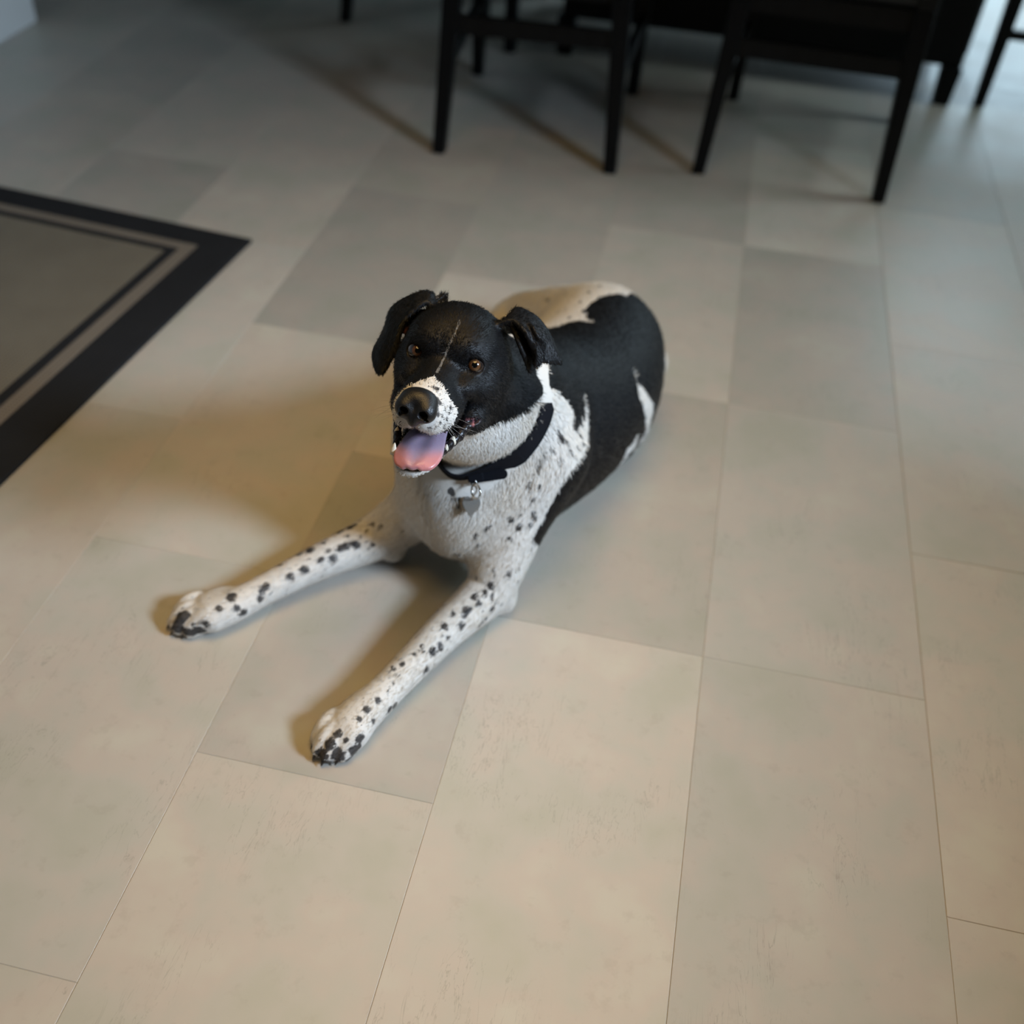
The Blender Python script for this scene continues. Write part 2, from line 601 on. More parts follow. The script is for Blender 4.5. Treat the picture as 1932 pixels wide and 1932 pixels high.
# ---- skeleton in metres
TORSO = spline([(-0.236, 1.035, 0.185, 0.062, 0.075), (-0.222, 1.095, 0.178, 0.098, 0.132), (-0.190, 1.190, 0.158, 0.118, 0.150), (-0.152, 1.290, 0.134, 0.128, 0.130),
                (-0.122, 1.390, 0.122, 0.124, 0.120), (-0.112, 1.490, 0.116, 0.108, 0.114), (-0.112, 1.580, 0.102, 0.078, 0.088)], 3)
NECK = spline([st(hl(0, -75, -18), 0.062, 0.066), st(hl(4, -95, -62), 0.070, 0.072), (-0.208, 1.085, 0.300, 0.086, 0.088), (-0.205, 1.110, 0.225, 0.100, 0.105)], 3)
LEG_L = spline([st(at(1030, 862, 0.205), 0.055, 0.070), st(at(975, 970, 0.135), 0.047, 0.052), st(at(940, 1065, 0.075), 0.039, 0.040), st(at(918, 1118, 0.044), 0.033, 0.035),
                st(at(838, 1192, 0.036), 0.0265), st(at(748, 1284, 0.030), 0.0225), st(at(695, 1337, 0.027), 0.0235), st(at(664, 1370, 0.024), 0.0250, 0.0220)], 5)
LEG_R = spline([st(at(850, 905, 0.165), 0.050, 0.060), st(at(795, 955, 0.105), 0.042, 0.045), st(at(738, 996, 0.062), 0.036, 0.037), st(at(690, 1022, 0.044), 0.031, 0.033),
                st(at(600, 1062, 0.036), 0.0255), st(at(505, 1110, 0.030), 0.0215), st(at(440, 1144, 0.027), 0.0225), st(at(402, 1161, 0.024), 0.0240, 0.0215)], 5)
HIND_R = spline([(-0.095, 1.500, 0.120, 0.085, 0.100), (-0.150, 1.560, 0.105, 0.075, 0.088), (-0.225, 1.625, 0.075, 0.055, 0.062), (-0.285, 1.655, 0.050, 0.042, 0.044), (-0.330, 1.560, 0.032, 0.028, 0.028),
                 (-0.352, 1.470, 0.024, 0.022, 0.022), (-0.372, 1.400, 0.022, 0.027, 0.022)], 3)
HIND_L = spline([(-0.085, 1.505, 0.108, 0.072, 0.098), (-0.062, 1.455, 0.088, 0.062, 0.084), (-0.052, 1.390, 0.060, 0.046, 0.058), (-0.065, 1.345, 0.042, 0.034, 0.038)], 3)
TAIL = spline([(-0.105, 1.610, 0.085, 0.026, 0.026), (-0.075, 1.660, 0.045, 0.020, 0.020), (-0.035, 1.688, 0.020, 0.014, 0.014), (-0.008, 1.675, 0.013, 0.011, 0.011), (-0.001, 1.650, 0.010, 0.008, 0.008)], 3)


def paw(P, tip, back, w):
    """forefoot: pad block and four arched toes"""
    tip, back = np.asarray(tip), np.asarray(back)
    f = tip - back; f[2] = 0
    L = np.linalg.norm(f); f /= L
    s = np.array([-f[1], f[0], 0])
    A = np.array([f, s, (0, 0, 1.0)])
    d_ = ell(P, back + f * L * 0.32 + np.array((0, 0, 0.021)), (L * 0.52, w * 0.86, 0.0205), A)
    for q, (off, ln) in enumerate(((-0.74, 0.66), (-0.26, 0.80), (0.26, 0.80), (0.74, 0.66))):
        c = back + f * L * ln + s * w * off
        t1 = ell(P, c + np.array((0, 0, 0.019)), (0.024, 0.0125, 0.0185), A)
        t2 = ell(P, c + f * 0.017 + np.array((0, 0, 0.012)), (0.014, 0.0105, 0.0125), A)
        d_ = smin(d_, smin(t1, t2, 0.006), 0.0035)
    return d_


SHOULDER_L = at(1035, 850, 0.20) + np.array((-0.015, 0.02, 0))
ELBOW_L, ELBOW_R = at(948, 1128, 0.030), at(742, 1030, 0.030)
PAW_L = (at(618, 1424, 0.0), at(696, 1346, 0.0), 0.0265)
PAW_R = (at(345, 1186, 0.0), at(442, 1146, 0.0), 0.0255)


# ---- ears: thin curved sheets given by rows of points (head-local mm)
def sheet(rows, nu=26, nv=30):
    rows = np.asarray(rows, float)                    # (R, C, 3)
    a = np.stack([spline(r, nu // (rows.shape[1] - 1) + 1) for r in rows])
    b = np.stack([spline(a[:, i], nv // (rows.shape[0] - 1) + 1) for i in range(a.shape[1])], 1)
    return b.reshape(-1, 3) / 1000.0


EAR_R = sheet([
    [(-30, -46, 34), (-34, -66, 38), (-38, -86, 32)],
    [(-40, -46, 48), (-46, -66, 55), (-48, -88, 46)],
    [hp(790, 578, -42), hp(775, 562, -62), hp(790, 560, -88)],
    [hp(762, 606, -36), hp(742, 585, -56), hp(744, 584, -80)],
    [hp(752, 632, -32), hp(733, 622, -44), hp(724, 628, -62)],
    [hp(741, 662, -30), hp(722, 660, -36), hp(708, 660, -48)],
    [hp(730, 688, -28), hp(718, 686, -31), hp(707, 682, -38)],
    [hp(722, 701, -26), hp(717, 702, -27), hp(713, 700, -29)]])
EAR_L = sheet([
    [(30, -46, 32), (34, -66, 34), (40, -88, 28)],
    [(44, -46, 44), (54, -68, 50), (58, -90, 38)],
    [hp(968, 606, -46), hp(975, 584, -74), hp(990, 600, -92)],
    [hp(990, 625, -40), hp(1006, 598, -70), hp(1018, 620, -88)],
    [hp(1004, 652, -44), hp(1026, 622, -66), hp(1034, 642, -84)],
    [hp(1014, 674, -52), hp(1039, 648, -66), hp(1043, 662, -80)],
    [hp(1030, 680, -60), hp(1048, 668, -68), hp(1050, 676, -76)],
    [hp(1046, 682, -68), hp(1053, 680, -70), hp(1055, 683, -73)]])
CONCHA_R = sheet([
    [(-46, -50, 36), (-50, -56, 22), (-54, -52, 8)],
    [hp(775, 590, -52), hp(768, 608, -50), hp(762, 625, -46)],
    [hp(760, 592, -54), hp(754, 610, -48), hp(752, 626, -42)]])
CONCHA_L = sheet([
    [hp(958, 606, -50), hp(968, 622, -48), hp(978, 645, -46), hp(990, 675, -50), hp(1000, 700, -60)],
    [hp(980, 606, -66), hp(985, 624, -66), hp(993, 648, -66), hp(1002, 672, -66), hp(1004, 694, -68)],
    [hp(1004, 608, -70), hp(1006, 626, -70), hp(1012, 646, -70), hp(1016, 668, -70), hp(1010, 690, -70)]])
# the rolled inner edge of the left ear flap, in front of the ear canal
FOLD_L = sheet([
    [hp(1000, 612, -50), hp(1006, 618, -44)],
    [hp(1002, 630, -46), hp(1014, 634, -42)],
    [hp(1008, 642, -44), hp(1024, 644, -46)],
    [hp(1012, 664, -44), hp(1024, 664, -50)],
    [hp(1011, 688, -46), hp(1017, 688, -50)]])


def cloud(P, pts, th, pad=0.03):
    lo, hi = pts.min(0) - pad, pts.max(0) + pad
    out = np.full(len(P), pad, np.float64)
    idx = np.nonzero(np.all((P > lo) & (P < hi), 1))[0]
    for c in range(0, len(idx), 4000):
        i = idx[c:c + 4000]
        q = P[i]
        d2 = (q ** 2).sum(1)[:, None] + (pts ** 2).sum(1)[None] - 2 * q @ pts.T
        out[i] = np.minimum(pad, np.sqrt(np.maximum(d2.min(1), 1e-12)) - th)
    return out


EYE = ((-33.0, -5.0, 0.0), (33.0, -5.0, 0.0))
EYE_R = 11.5


def mouth_cut(S, A):
    """open mouth: a wedge between palate and jaw, reaching back to the corners (head-local mm)"""
    cav = tube(S, [(0, 110, -86, 26, 19), (0, 70, -83, 26, 17), (0, 34, -75, 29, 12), (0, 10, -69, 34, 7.5), (0, -8, -64, 30, 4.5)], (0, 0, 1), 3)
    slit = tube(A, [(34, 70, -80, 12, 13), (42, 30, -70, 14, 9), (50, 8, -63, 14, 5), (54, -3, -59, 12, 2.2)], (0, 0, 1), 3)
    return smin(cav, slit, 3)


def lip_rim(A):
    """dark pleated lip along the lower jaw"""
    return tube(A, [(40, -4, -66, 4.2, 4.6), (36, 14, -77, 4.6, 6.0), (29, 34, -88, 4.2, 5.0), (22, 58, -100, 3.2, 3.8), (13, 77, -105, 3.0, 3.4), (0, 84, -106, 3.0, 3.2)], (0, 0, 1), 2)


def head_sdf(Q):
    """Q: head-local metres (r, f, u); left/right symmetric parts use |r|"""
    S = Q * 1000.0
    A = S.copy(); A[:, 0] = np.abs(A[:, 0])
    rx = lambda deg: np.array([[1, 0, 0], [0, math.cos(math.radians(deg)), math.sin(math.radians(deg))], [0, -math.sin(math.radians(deg)), math.cos(math.radians(deg))]])
    rz = lambda deg: np.array([[math.cos(math.radians(deg)), math.sin(math.radians(deg)), 0], [-math.sin(math.radians(deg)), math.cos(math.radians(deg)), 0], [0, 0, 1]])
    d_ = ell(S, (0, -52, 6), (57, 66, 50))                                    # cranium
    d_ = smin(d_, ell(A, (20, -24, 17), (26, 36, 20)), 12)                    # frontal bone each side of the furrow
    d_ = smin(d_, ell(A, (31, -7, 10), (15, 11, 7), rz(-18)), 7)              # brow ridge
    d_ = smin(d_, ell(A, (41, -40, -24), (22, 40, 35)), 13)                   # cheek muscle
    d_ = smin(d_, ell(A, (31, -8, -24), (16, 34, 16)), 12)                    # cheek bone below the eye
    mz = tube(S, spline([(0, -14, -22, 28, 25), (0, 20, -30, 26.5, 24), (0, 50, -36, 27, 23), (0, 74, -40, 25, 20)], 4), (0, 0, 1), 0)
    d_ = smin(d_, mz, 12)                                                     # muzzle
    d_ = smin(d_, ell(S, (0, 8, -13), (15, 42, 12), rx(-15)), 10)             # bridge of the nose
    fl = tube(A, [(22, 18, -46, 14, 17), (21, 48, -50, 15, 18), (14, 74, -51, 13, 16), (8, 80, -52, 10, 13)], (0, 0, 1), 4)
    d_ = smin(d_, fl, 8)                                                      # flews
    jaw = tube(S, [(0, -44, -60, 36, 26), (0, -10, -82, 32, 17), (0, 30, -97, 25, 12), (0, 62, -108, 19, 9.5), (0, 78, -111, 13, 7)], (0, 0, 1), 4)
    d_ = smin(d_, jaw, 7)                                                     # lower jaw
    d_ = smin(d_, ell(A, (40, -22, -62), (16, 26, 20)), 12)                   # corner of the cheek behind the mouth
    d_ = smax(d_, -mouth_cut(S, A), 2.5)
    fr = 0.9 * np.sin(S[:, 1] * 0.75) * np.clip((60 - S[:, 1]) / 40, 0, 1)
    d_ = smin(d_, lip_rim(A) + fr, 2.5)
    # eyes: lids swell around the ball, an almond opening is cut in front of it
    for (ex, ef, eu) in EYE:
        s = 1 if ex > 0 else -1
        d_ = smin(d_, ell(S, (ex, ef, eu), (13.2, 13.2, 12.2)), 5)
    E = np.array([abs(EYE[1][0]), EYE[1][1], EYE[1][2]])
    out = np.array([0.24, 0.96, 0.10]); out /= np.linalg.norm(out)
    sd = np.cross(out, (0, 0, 1.0)); sd /= np.linalg.norm(sd)
    upv = np.cross(sd, out)
    tl = math.radians(-8)
    s2, u2 = sd * math.cos(tl) + upv * math.sin(tl), -sd * math.sin(tl) + upv * math.cos(tl)
    F_ = np.array([s2, out, u2])
    d_ = smax(d_, -ell(A, E + out * 11.0, (11.0, 9.0, 8.9), F_), 1.6)
    return d_ / 1000.0


PAD = 0.055


def blob(P, c, r, A=None):
    c = np.asarray(c, float)
    return near(P, lambda Q: ell(Q, c, r, A), [[*c, max(r)]], PAD)


def limb(P, stn, k):
    return near(P, lambda Q: tube(Q, stn, (0, 0, 1), 0), stn, PAD)


def dog_sdf(P):
    d_ = limb(P, TORSO, 0.01)
    d_ = smin(d_, near(P, lambda Q: tube(Q, NECK, (0, 1, 0.2), 0.01), NECK, PAD), 0.045)
    d_ = smin(d_, blob(P, SHOULDER_L, (0.05, 0.085, 0.10)), 0.03)      # near shoulder blade
    d_ = smin(d_, blob(P, (-0.300, 1.120, 0.195), (0.05, 0.08, 0.10)), 0.03)      # far shoulder blade
    d_ = smin(d_, blob(P, (-0.238, 1.030, 0.135), (0.055, 0.045, 0.075)), 0.03)   # breastbone
    d_ = smin(d_, limb(P, LEG_L, 0.006), 0.022)
    d_ = smin(d_, limb(P, LEG_R, 0.006), 0.022)
    d_ = smin(d_, blob(P, ELBOW_L, (0.020, 0.020, 0.026)), 0.010)                 # point of the elbow
    d_ = smin(d_, blob(P, ELBOW_R, (0.020, 0.020, 0.026)), 0.010)
    d_ = smin(d_, limb(P, HIND_R, 0.008), 0.020)
    d_ = smin(d_, limb(P, HIND_L, 0.008), 0.018)
    d_ = smin(d_, limb(P, TAIL, 0.006), 0.010)
    for pw in (PAW_L, PAW_R):
        c = (pw[0] + pw[1]) / 2
        i = np.nonzero(np.sum((P - c) ** 2, 1) < 0.13 ** 2)[0]
        if len(i): d_[i] = smin(d_[i], paw(P[i], *pw), 0.012)
    i = np.nonzero(np.sum((P - hl(0, -10, -20)) ** 2, 1) < 0.20 ** 2)[0]
    if len(i):
        Q = to_local(P[i])
        h = head_sdf(Q)
        dd = smin(d_[i], h, 0.016)
        # keep the mouth and eye openings free of the neck blend
        dd = np.where(Q[:, 1] > -0.02, np.maximum(dd, np.minimum(h, 0.02)), dd)
        ear = np.minimum(cloud(Q, EAR_R, 0.0034), cloud(Q, EAR_L, 0.0034))
        dd = smin(dd, ear, 0.006)
        dd = smin(dd, np.minimum(cloud(Q, CONCHA_L, 0.0030), cloud(Q, CONCHA_R, 0.0028)), 0.004)
        dd = smin(dd, cloud(Q, FOLD_L, 0.0026), 0.003)
        d_[i] = dd
    return np.maximum(d_, 0.0012 - P[:, 2])


def surface_nets(f, lo, hi, res, coarse=8, band=1.35):
    lo, hi = np.array(lo), np.array(hi)
    nb = np.ceil((hi - lo) / (res * coarse)).astype(int)
    n = nb * coarse
    G = np.ones(n, np.float32)
    gi = np.stack(np.meshgrid(*[np.arange(k) for k in nb], indexing='ij'), -1).reshape(-1, 3)
    cen = lo + (gi + 0.5) * coarse * res - 0.5 * res
    v = f(cen)
    act = np.abs(v) < band * coarse * res
    for b in gi[(~act) & (v < 0)]:
        G[b[0] * coarse:(b[0] + 1) * coarse, b[1] * coarse:(b[1] + 1) * coarse, b[2] * coarse:(b[2] + 1) * coarse] = -1
    off = np.stack(np.meshgrid(*[np.arange(coarse)] * 3, indexing='ij'), -1).reshape(-1, 3)
    ab = gi[act]
    # second, finer look halves the work: skip 4^3 sub-blocks that are clear of the surface
    sub = coarse // 2
    so = np.stack(np.meshgrid(*[np.arange(2)] * 3, indexing='ij'), -1).reshape(-1, 3)
    sb = (ab[:, None] * 2 + so[None]).reshape(-1, 3)
    vs = f(lo + (sb + 0.5) * sub * res - 0.5 * res)
    near = np.abs(vs) < band * sub * res
    for b in sb[(~near) & (vs < 0)]:
        G[b[0] * sub:(b[0] + 1) * sub, b[1] * sub:(b[1] + 1) * sub, b[2] * sub:(b[2] + 1) * sub] = -1
    sb = sb[near]
    off = np.stack(np.meshgrid(*[np.arange(sub)] * 3, indexing='ij'), -1).reshape(-1, 3)
    for c in range(0, len(sb), 4000):
        I = (sb[c:c + 4000, None] * sub + off[None]).reshape(-1, 3)
        G[I[:, 0], I[:, 1], I[:, 2]] = f(lo + I * res)
    S = G < 0
    cnt = np.zeros(n - 1, np.uint8)
    for a in (0, 1):
        for b in (0, 1):
            for c in (0, 1):
                cnt += S[a:n[0] - 1 + a, b:n[1] - 1 + b, c:n[2] - 1 + c]
    cells = np.argwhere((cnt > 0) & (cnt < 8))
    corners = np.array([(a, b, c) for a in (0, 1) for b in (0, 1) for c in (0, 1)])
    V = np.stack([G[cells[:, 0] + k[0], cells[:, 1] + k[1], cells[:, 2] + k[2]] for k in corners], 1)
    acc = np.zeros((len(cells), 3)); num = np.zeros(len(cells))
    for i in range(8):
        for j in range(i + 1, 8):
            if np.abs(corners[i] - corners[j]).sum() != 1: continue
            x = (V[:, i] < 0) != (V[:, j] < 0)
            t = np.where(x, V[:, i] / np.where(x, V[:, i] - V[:, j], 1), 0)
            acc += np.where(x[:, None], corners[i] + t[:, None] * (corners[j] - corners[i]), 0)
            num += x
    verts = lo + (cells + acc / num[:, None]) * res
    key = (cells[:, 0] * n[1] + cells[:, 1]) * n[2] + cells[:, 2]
    order = np.argsort(key); skey = key[order]

    def look(c):
        kk = (c[:, 0] * n[1] + c[:, 1]) * n[2] + c[:, 2]
        return order[np.searchsorted(skey, kk)]
    faces = []
    for ax in range(3):
        e = np.zeros(3, int); e[ax] = 1
        u, w = (ax + 1) % 3, (ax + 2) % 3
        sl0 = tuple(slice(1, n[q] - 1) for q in range(3))
        sl1 = tuple(slice(1 + e[q], n[q] - 1 + e[q]) for q in range(3))
        A0 = S[sl0]; A1 = S[sl1]
        p = np.argwhere(A0 != A1) + 1
        ins = S[p[:, 0], p[:, 1], p[:, 2]]
        eu = np.zeros(3, int); eu[u] = 1
        ew = np.zeros(3, int); ew[w] = 1
        q = np.stack([look(p - eu - ew), look(p - ew), look(p), look(p - eu)], 1)
        q[~ins] = q[~ins][:, ::-1]
        faces.append(q)
    return verts, np.vstack(faces)


import time as _t
_t0 = _t.time()
DV, DF = surface_nets(dog_sdf, (-0.68, 0.60, -0.006), (0.13, 1.80, 0.56), RES)


def vnormals(V, Fq):
    a = V[Fq[:, 2]] - V[Fq[:, 0]]
    b = V[Fq[:, 3]] - V[Fq[:, 1]]
    nn = np.cross(a, b)
    out = np.zeros_like(V)
    for k in range(4):
        for c in range(3):
            out[:, c] += np.bincount(Fq[:, k], nn[:, c], len(V))
    return out / (np.linalg.norm(out, axis=1)[:, None] + 1e-12)


DN = vnormals(DV, DF)
print('dog mesh', len(DV), len(DF), round(_t.time() - _t0, 1), 's')


def np_mesh(name, V, Fq, mat, parent=None):
    me = bpy.data.meshes.new(name)
    me.vertices.add(len(V)); me.vertices.foreach_set('co', V.astype(np.float32).ravel())
    k = Fq.shape[1]
    me.loops.add(Fq.size); me.loops.foreach_set('vertex_index', Fq.astype(np.int32).ravel())
    me.polygons.add(len(Fq))
    me.polygons.foreach_set('loop_start', np.arange(0, Fq.size, k, dtype=np.int32))
    me.polygons.foreach_set('loop_total', np.full(len(Fq), k, np.int32))
    me.polygons.foreach_set('use_smooth', np.ones(len(Fq), bool))
    me.update(calc_edges=True)
    me.validate()
    me.materials.append(mat)
    o = bpy.data.objects.new(name, me)
    COL.objects.link(o)
    if parent is not None: o.parent = parent
    return o



# ------------------------------------------------------------------ coat pattern (millimetres, points on the skin)
COAT_WHITE = [(-174,1356,246), (-169,1363,245), (-164,1370,244), (-159,1379,243), (-153,1385,243), (-147,1391,242), (-140,1394,242), (-133,1397,242), (-133,1391,243), (-139,1409,239), (-141,1435,235), (-137,1447,235), (-135,1459,234), (-130,1469,234), (-125,1481,233), (-119,1491,231), (-113,1501,230), (-107,1505,230), (-101,1509,229), (-95,1517,227), (-136,1047,341), (-138,1040,342), (-140,1035,341), (-142,1030,342), (-144,1024,342), (-146,1019,341), (-149,1013,343), (-150,1009,343), (-153,1003,343), (-156,997,345), (-159,991,347), (-162,985,349), (-164,980,350), (-166,975,351), (-169,971,353), (-172,965,353), (-174,961,355), (-177,957,355), (-180,953,355), (-182,950,355), (-184,948,354), (-186,945,355), (-189,941,355), (-192,938,356), (-194,930,360), (-196,926,362), (-199,925,361), (-121,1025,159), (-120,1026,165), (-118,1028,170), (-116,1030,175), (-114,1032,181), (-112,1034,187), (-111,1037,193), (-109,1039,197), (-107,1041,201), (-106,1042,207), (-104,1046,211), (-101,1049,215), (-97,1053,219), (-95,1057,223), (-92,1062,226), (-90,1067,227), (-88,1073,229), (-86,1079,231), (-84,1086,230), (-84,1093,233), (-83,1103,233), (-83,1111,233), (-84,1117,235), (-86,1126,236), (-87,1133,237), (-89,1139,239), (-90,1145,241), (-88,1149,236), (-91,1131,245), (-93,1113,253), (-97,1099,259), (-104,1091,269), (-104,1095,272), (-105,1099,275), (-106,1101,278), (-107,1103,281), (-110,1101,288), (-112,1101,294), (-115,1097,301), (-119,1091,309), (-122,1081,321), (-125,1075,329), (-129,1069,335), (-132,1063,341), (-136,1062,348), (-137,1065,351), (-138,1069,353), (-140,1075,356), (-141,1081,357), (-142,1085,359), (-28,1315,190), (-28,1311,187), (-26,1309,184), (-24,1307,179), (-22,1308,174), (-20,1309,169), (-16,1311,161), (-14,1313,155), (-13,1313,149), (-12,1314,144), (-11,1315,137), (-9,1319,129), (-8,1323,119), (-8,1329,109), (-7,1365,75), (-7,1375,59), (-8,1380,50), (-10,1371,51), (-12,1377,41), (-17,1355,53), (-18,1357,45), (-19,1357,41), (-21,1357,35), (-23,1355,31), (-30,1259,107), (-32,1257,103), (-32,1259,99), (-32,1277,81), (-34,1257,95), (-30,1265,97), (-30,1267,97), (-27,1273,97), (-25,1277,99), (-22,1283,101), (-21,1287,101), (-21,1285,105), (-12,1377,39), (-11,1367,53), (-9,1381,45), (-7,1387,47), (-6,1378,60), (-5,1373,71), (-5,1367,81), (-6,1343,107), (-5,1341,115), (-5,1341,121), (-5,1339,129), (-5,1339,135), (-6,1339,141), (-7,1339,145), (-10,1331,154), (-13,1327,161), (-16,1324,168), (-18,1323,173), (-22,1319,180), (-26,1317,186), (-28,1313,189), (-215,853,419), (-212,858,419), (-210,861,421), (-209,863,421), (-208,864,423), (-207,867,425), (-206,869,427), (-206,871,429), (-206,873,431), (-208,873,434), (-210,873,437), (-212,873,440), (-214,873,443), (-216,873,447), (-217,875,449), (-219,875,451), (-221,877,453), (-223,879,454), (-226,880,456), (-229,881,457), (-232,885,458), (-236,889,458), (-236,889,458), (-237,885,459), (-241,881,459), (-243,878,460), (-245,875,460), (-248,872,460), (-250,870,460), (-252,865,460), (-255,865,458), (-256,861,458), (-258,857,458), (-260,857,456), (-263,857,453), (-264,855,451), (-264,851,449), (-255,859,459), (-241,871,461), (-218,850,450), (-211,859,431), (-261,840,433), (-266,846,439), (-231,837,427), (-220,840,435), (-233,823,379), (-227,839,371), (-218,852,378), (-208,938,325), (-186,952,328), (-201,972,284), (-233,989,253), (-235,979,217), (-213,977,197), (-177,997,215), (-145,1019,293), (-125,1053,297), (-108,1058,252), (-92,1085,245), (-140,1018,207), (-168,1000,169), (-177,986,120), (-150,992,123), (-179,966,79), (-154,962,48), (-212,896,60), (-256,802,50), (-283,733,44), (-249,979,213), (-283,993,193), (-313,1027,147), (-347,1031,95), (-389,1013,71), (-421,973,60), (-475,907,47), (-510,862,42), (-557,847,35), (-301,704,32), (-222,1552,142), (-175,1455,219), (-145,1419,237), (-236,1576,136), (-125,1517,226), (-209,1571,165), (-393,980,49), (-443,943,52), (-488,877,21), (-202,886,42), (-270,731,17), (-181,921,41), (-244,829,52), (-267,789,51)]
COAT_BLACK = [(-165,1312,266), (-161,1333,256), (-157,1345,252), (-153,1355,250), (-148,1364,248), (-143,1367,248), (-137,1373,247), (-129,1375,246), (-127,1401,242), (-133,1419,239), (-133,1421,238), (-129,1433,237), (-127,1445,236), (-123,1453,236), (-117,1463,236), (-113,1473,235), (-109,1481,233), (-103,1485,232), (-97,1491,231), (-91,1497,229), (-140,1042,348), (-142,1038,348), (-144,1031,348), (-146,1025,349), (-148,1020,348), (-150,1015,349), (-152,1010,349), (-154,1005,349), (-156,1000,350), (-158,995,351), (-160,989,353), (-163,983,355), (-166,978,357), (-168,973,359), (-171,967,361), (-174,963,361), (-176,958,361), (-178,955,361), (-181,951,361), (-184,945,363), (-185,941,365), (-186,933,369), (-188,923,375), (-190,917,377), (-191,915,377), (-194,912,377), (-197,911,377), (-116,1030,153), (-114,1032,157), (-113,1033,163), (-112,1034,169), (-109,1037,175), (-107,1039,181), (-106,1042,185), (-104,1044,191), (-102,1046,195), (-101,1047,201), (-99,1049,205), (-96,1054,209), (-93,1057,213), (-91,1061,217), (-88,1066,219), (-86,1071,221), (-83,1079,221), (-81,1085,221), (-79,1095,221), (-78,1105,221), (-78,1119,218), (-80,1135,215), (-81,1143,215), (-82,1153,217), (-83,1157,221), (-84,1159,225), (-85,1163,229), (-91,1143,245), (-94,1125,254), (-97,1111,261), (-100,1099,265), (-98,1101,261), (-100,1105,265), (-100,1111,266), (-101,1115,269), (-103,1115,277), (-106,1115,283), (-109,1113,289), (-113,1111,297), (-117,1105,305), (-121,1097,315), (-124,1083,329), (-128,1077,335), (-131,1071,341), (-132,1071,343), (-133,1075,345), (-134,1079,348), (-136,1083,350), (-136,1091,351), (-138,1095,354), (-33,1305,195), (-32,1302,192), (-31,1299,189), (-28,1297,183), (-26,1297,178), (-23,1299,173), (-21,1299,167), (-19,1301,161), (-18,1301,157), (-16,1301,151), (-15,1303,145), (-14,1304,139), (-13,1305,131), (-12,1310,121), (-11,1315,111), (-11,1319,103), (-12,1323,95), (-14,1326,86), (-13,1367,47), (-15,1373,37), (-18,1358,44), (-19,1355,41), (-21,1355,35), (-23,1357,29), (-28,1284,84), (-29,1345,31), (-35,1245,107), (-35,1253,97), (-29,1353,23), (-26,1353,27), (-25,1351,31), (-23,1351,35), (-22,1352,37), (-19,1355,41), (-18,1357,43), (-17,1355,51), (-16,1307,97), (-17,1297,107), (-8,1379,49), (-8,1371,61), (-9,1333,97), (-8,1332,104), (-4,1381,71), (-3,1377,81), (-1,1399,71), (-1,1383,91), (-1,1369,107), (-1,1363,119), (-1,1363,125), (-3,1355,137), (-6,1347,147), (-9,1339,157), (-12,1334,164), (-16,1331,171), (-19,1329,177), (-22,1327,183), (-28,1319,191), (-216,866,406), (-212,864,410), (-210,865,413), (-207,867,417), (-206,868,418), (-205,871,421), (-204,873,423), (-204,875,425), (-205,879,427), (-206,881,431), (-208,879,435), (-210,879,438), (-212,879,441), (-214,881,444), (-216,881,446), (-218,883,449), (-219,883,451), (-222,885,452), (-225,887,454), (-228,888,456), (-231,889,457), (-233,893,457), (-238,892,458), (-241,891,458), (-243,887,459), (-245,883,459), (-248,883,458), (-251,879,458), (-253,875,458), (-256,875,456), (-259,873,455), (-263,875,451), (-265,875,447), (-268,875,444), (-272,879,438), (-274,877,436), (-275,873,433), (-277,957,469), (-231,969,484), (-203,951,474), (-181,987,447), (-177,953,421), (-194,919,427), (-211,913,441), (-237,941,473), (-254,917,450), (-281,927,439), (-278,917,425), (-170,981,387), (-185,935,395), (-203,912,393), (-197,910,385), (-162,1039,380), (-151,1025,361), (-319,973,429), (-320,956,412), (-301,1001,466), (-277,1001,477), (-173,1003,474), (-149,1011,466), (-129,1011,435), (-139,983,437), (-158,999,444), (-122,1314,258), (-99,1451,235), (-55,1459,219), (-24,1429,194), (-1,1401,147), (-5,1361,153), (-83,1339,240), (-42,1351,212), (-107,1217,271), (-71,1253,235), (-115,1155,293), (-129,1147,313), (-73,1183,209), (-52,1200,143), (-41,1251,185), (-27,1259,133), (-69,1171,123), (-88,1071,173), (-99,1061,149), (-45,1237,87), (0,1373,109), (-11,1317,111), (-16,1306,100), (-122,1008,438), (-147,1263,286), (-135,1351,251), (-110,1408,240), (-103,1477,234), (-61,1509,218), (-10,1467,168), (1,1429,141), (4,1421,113)]
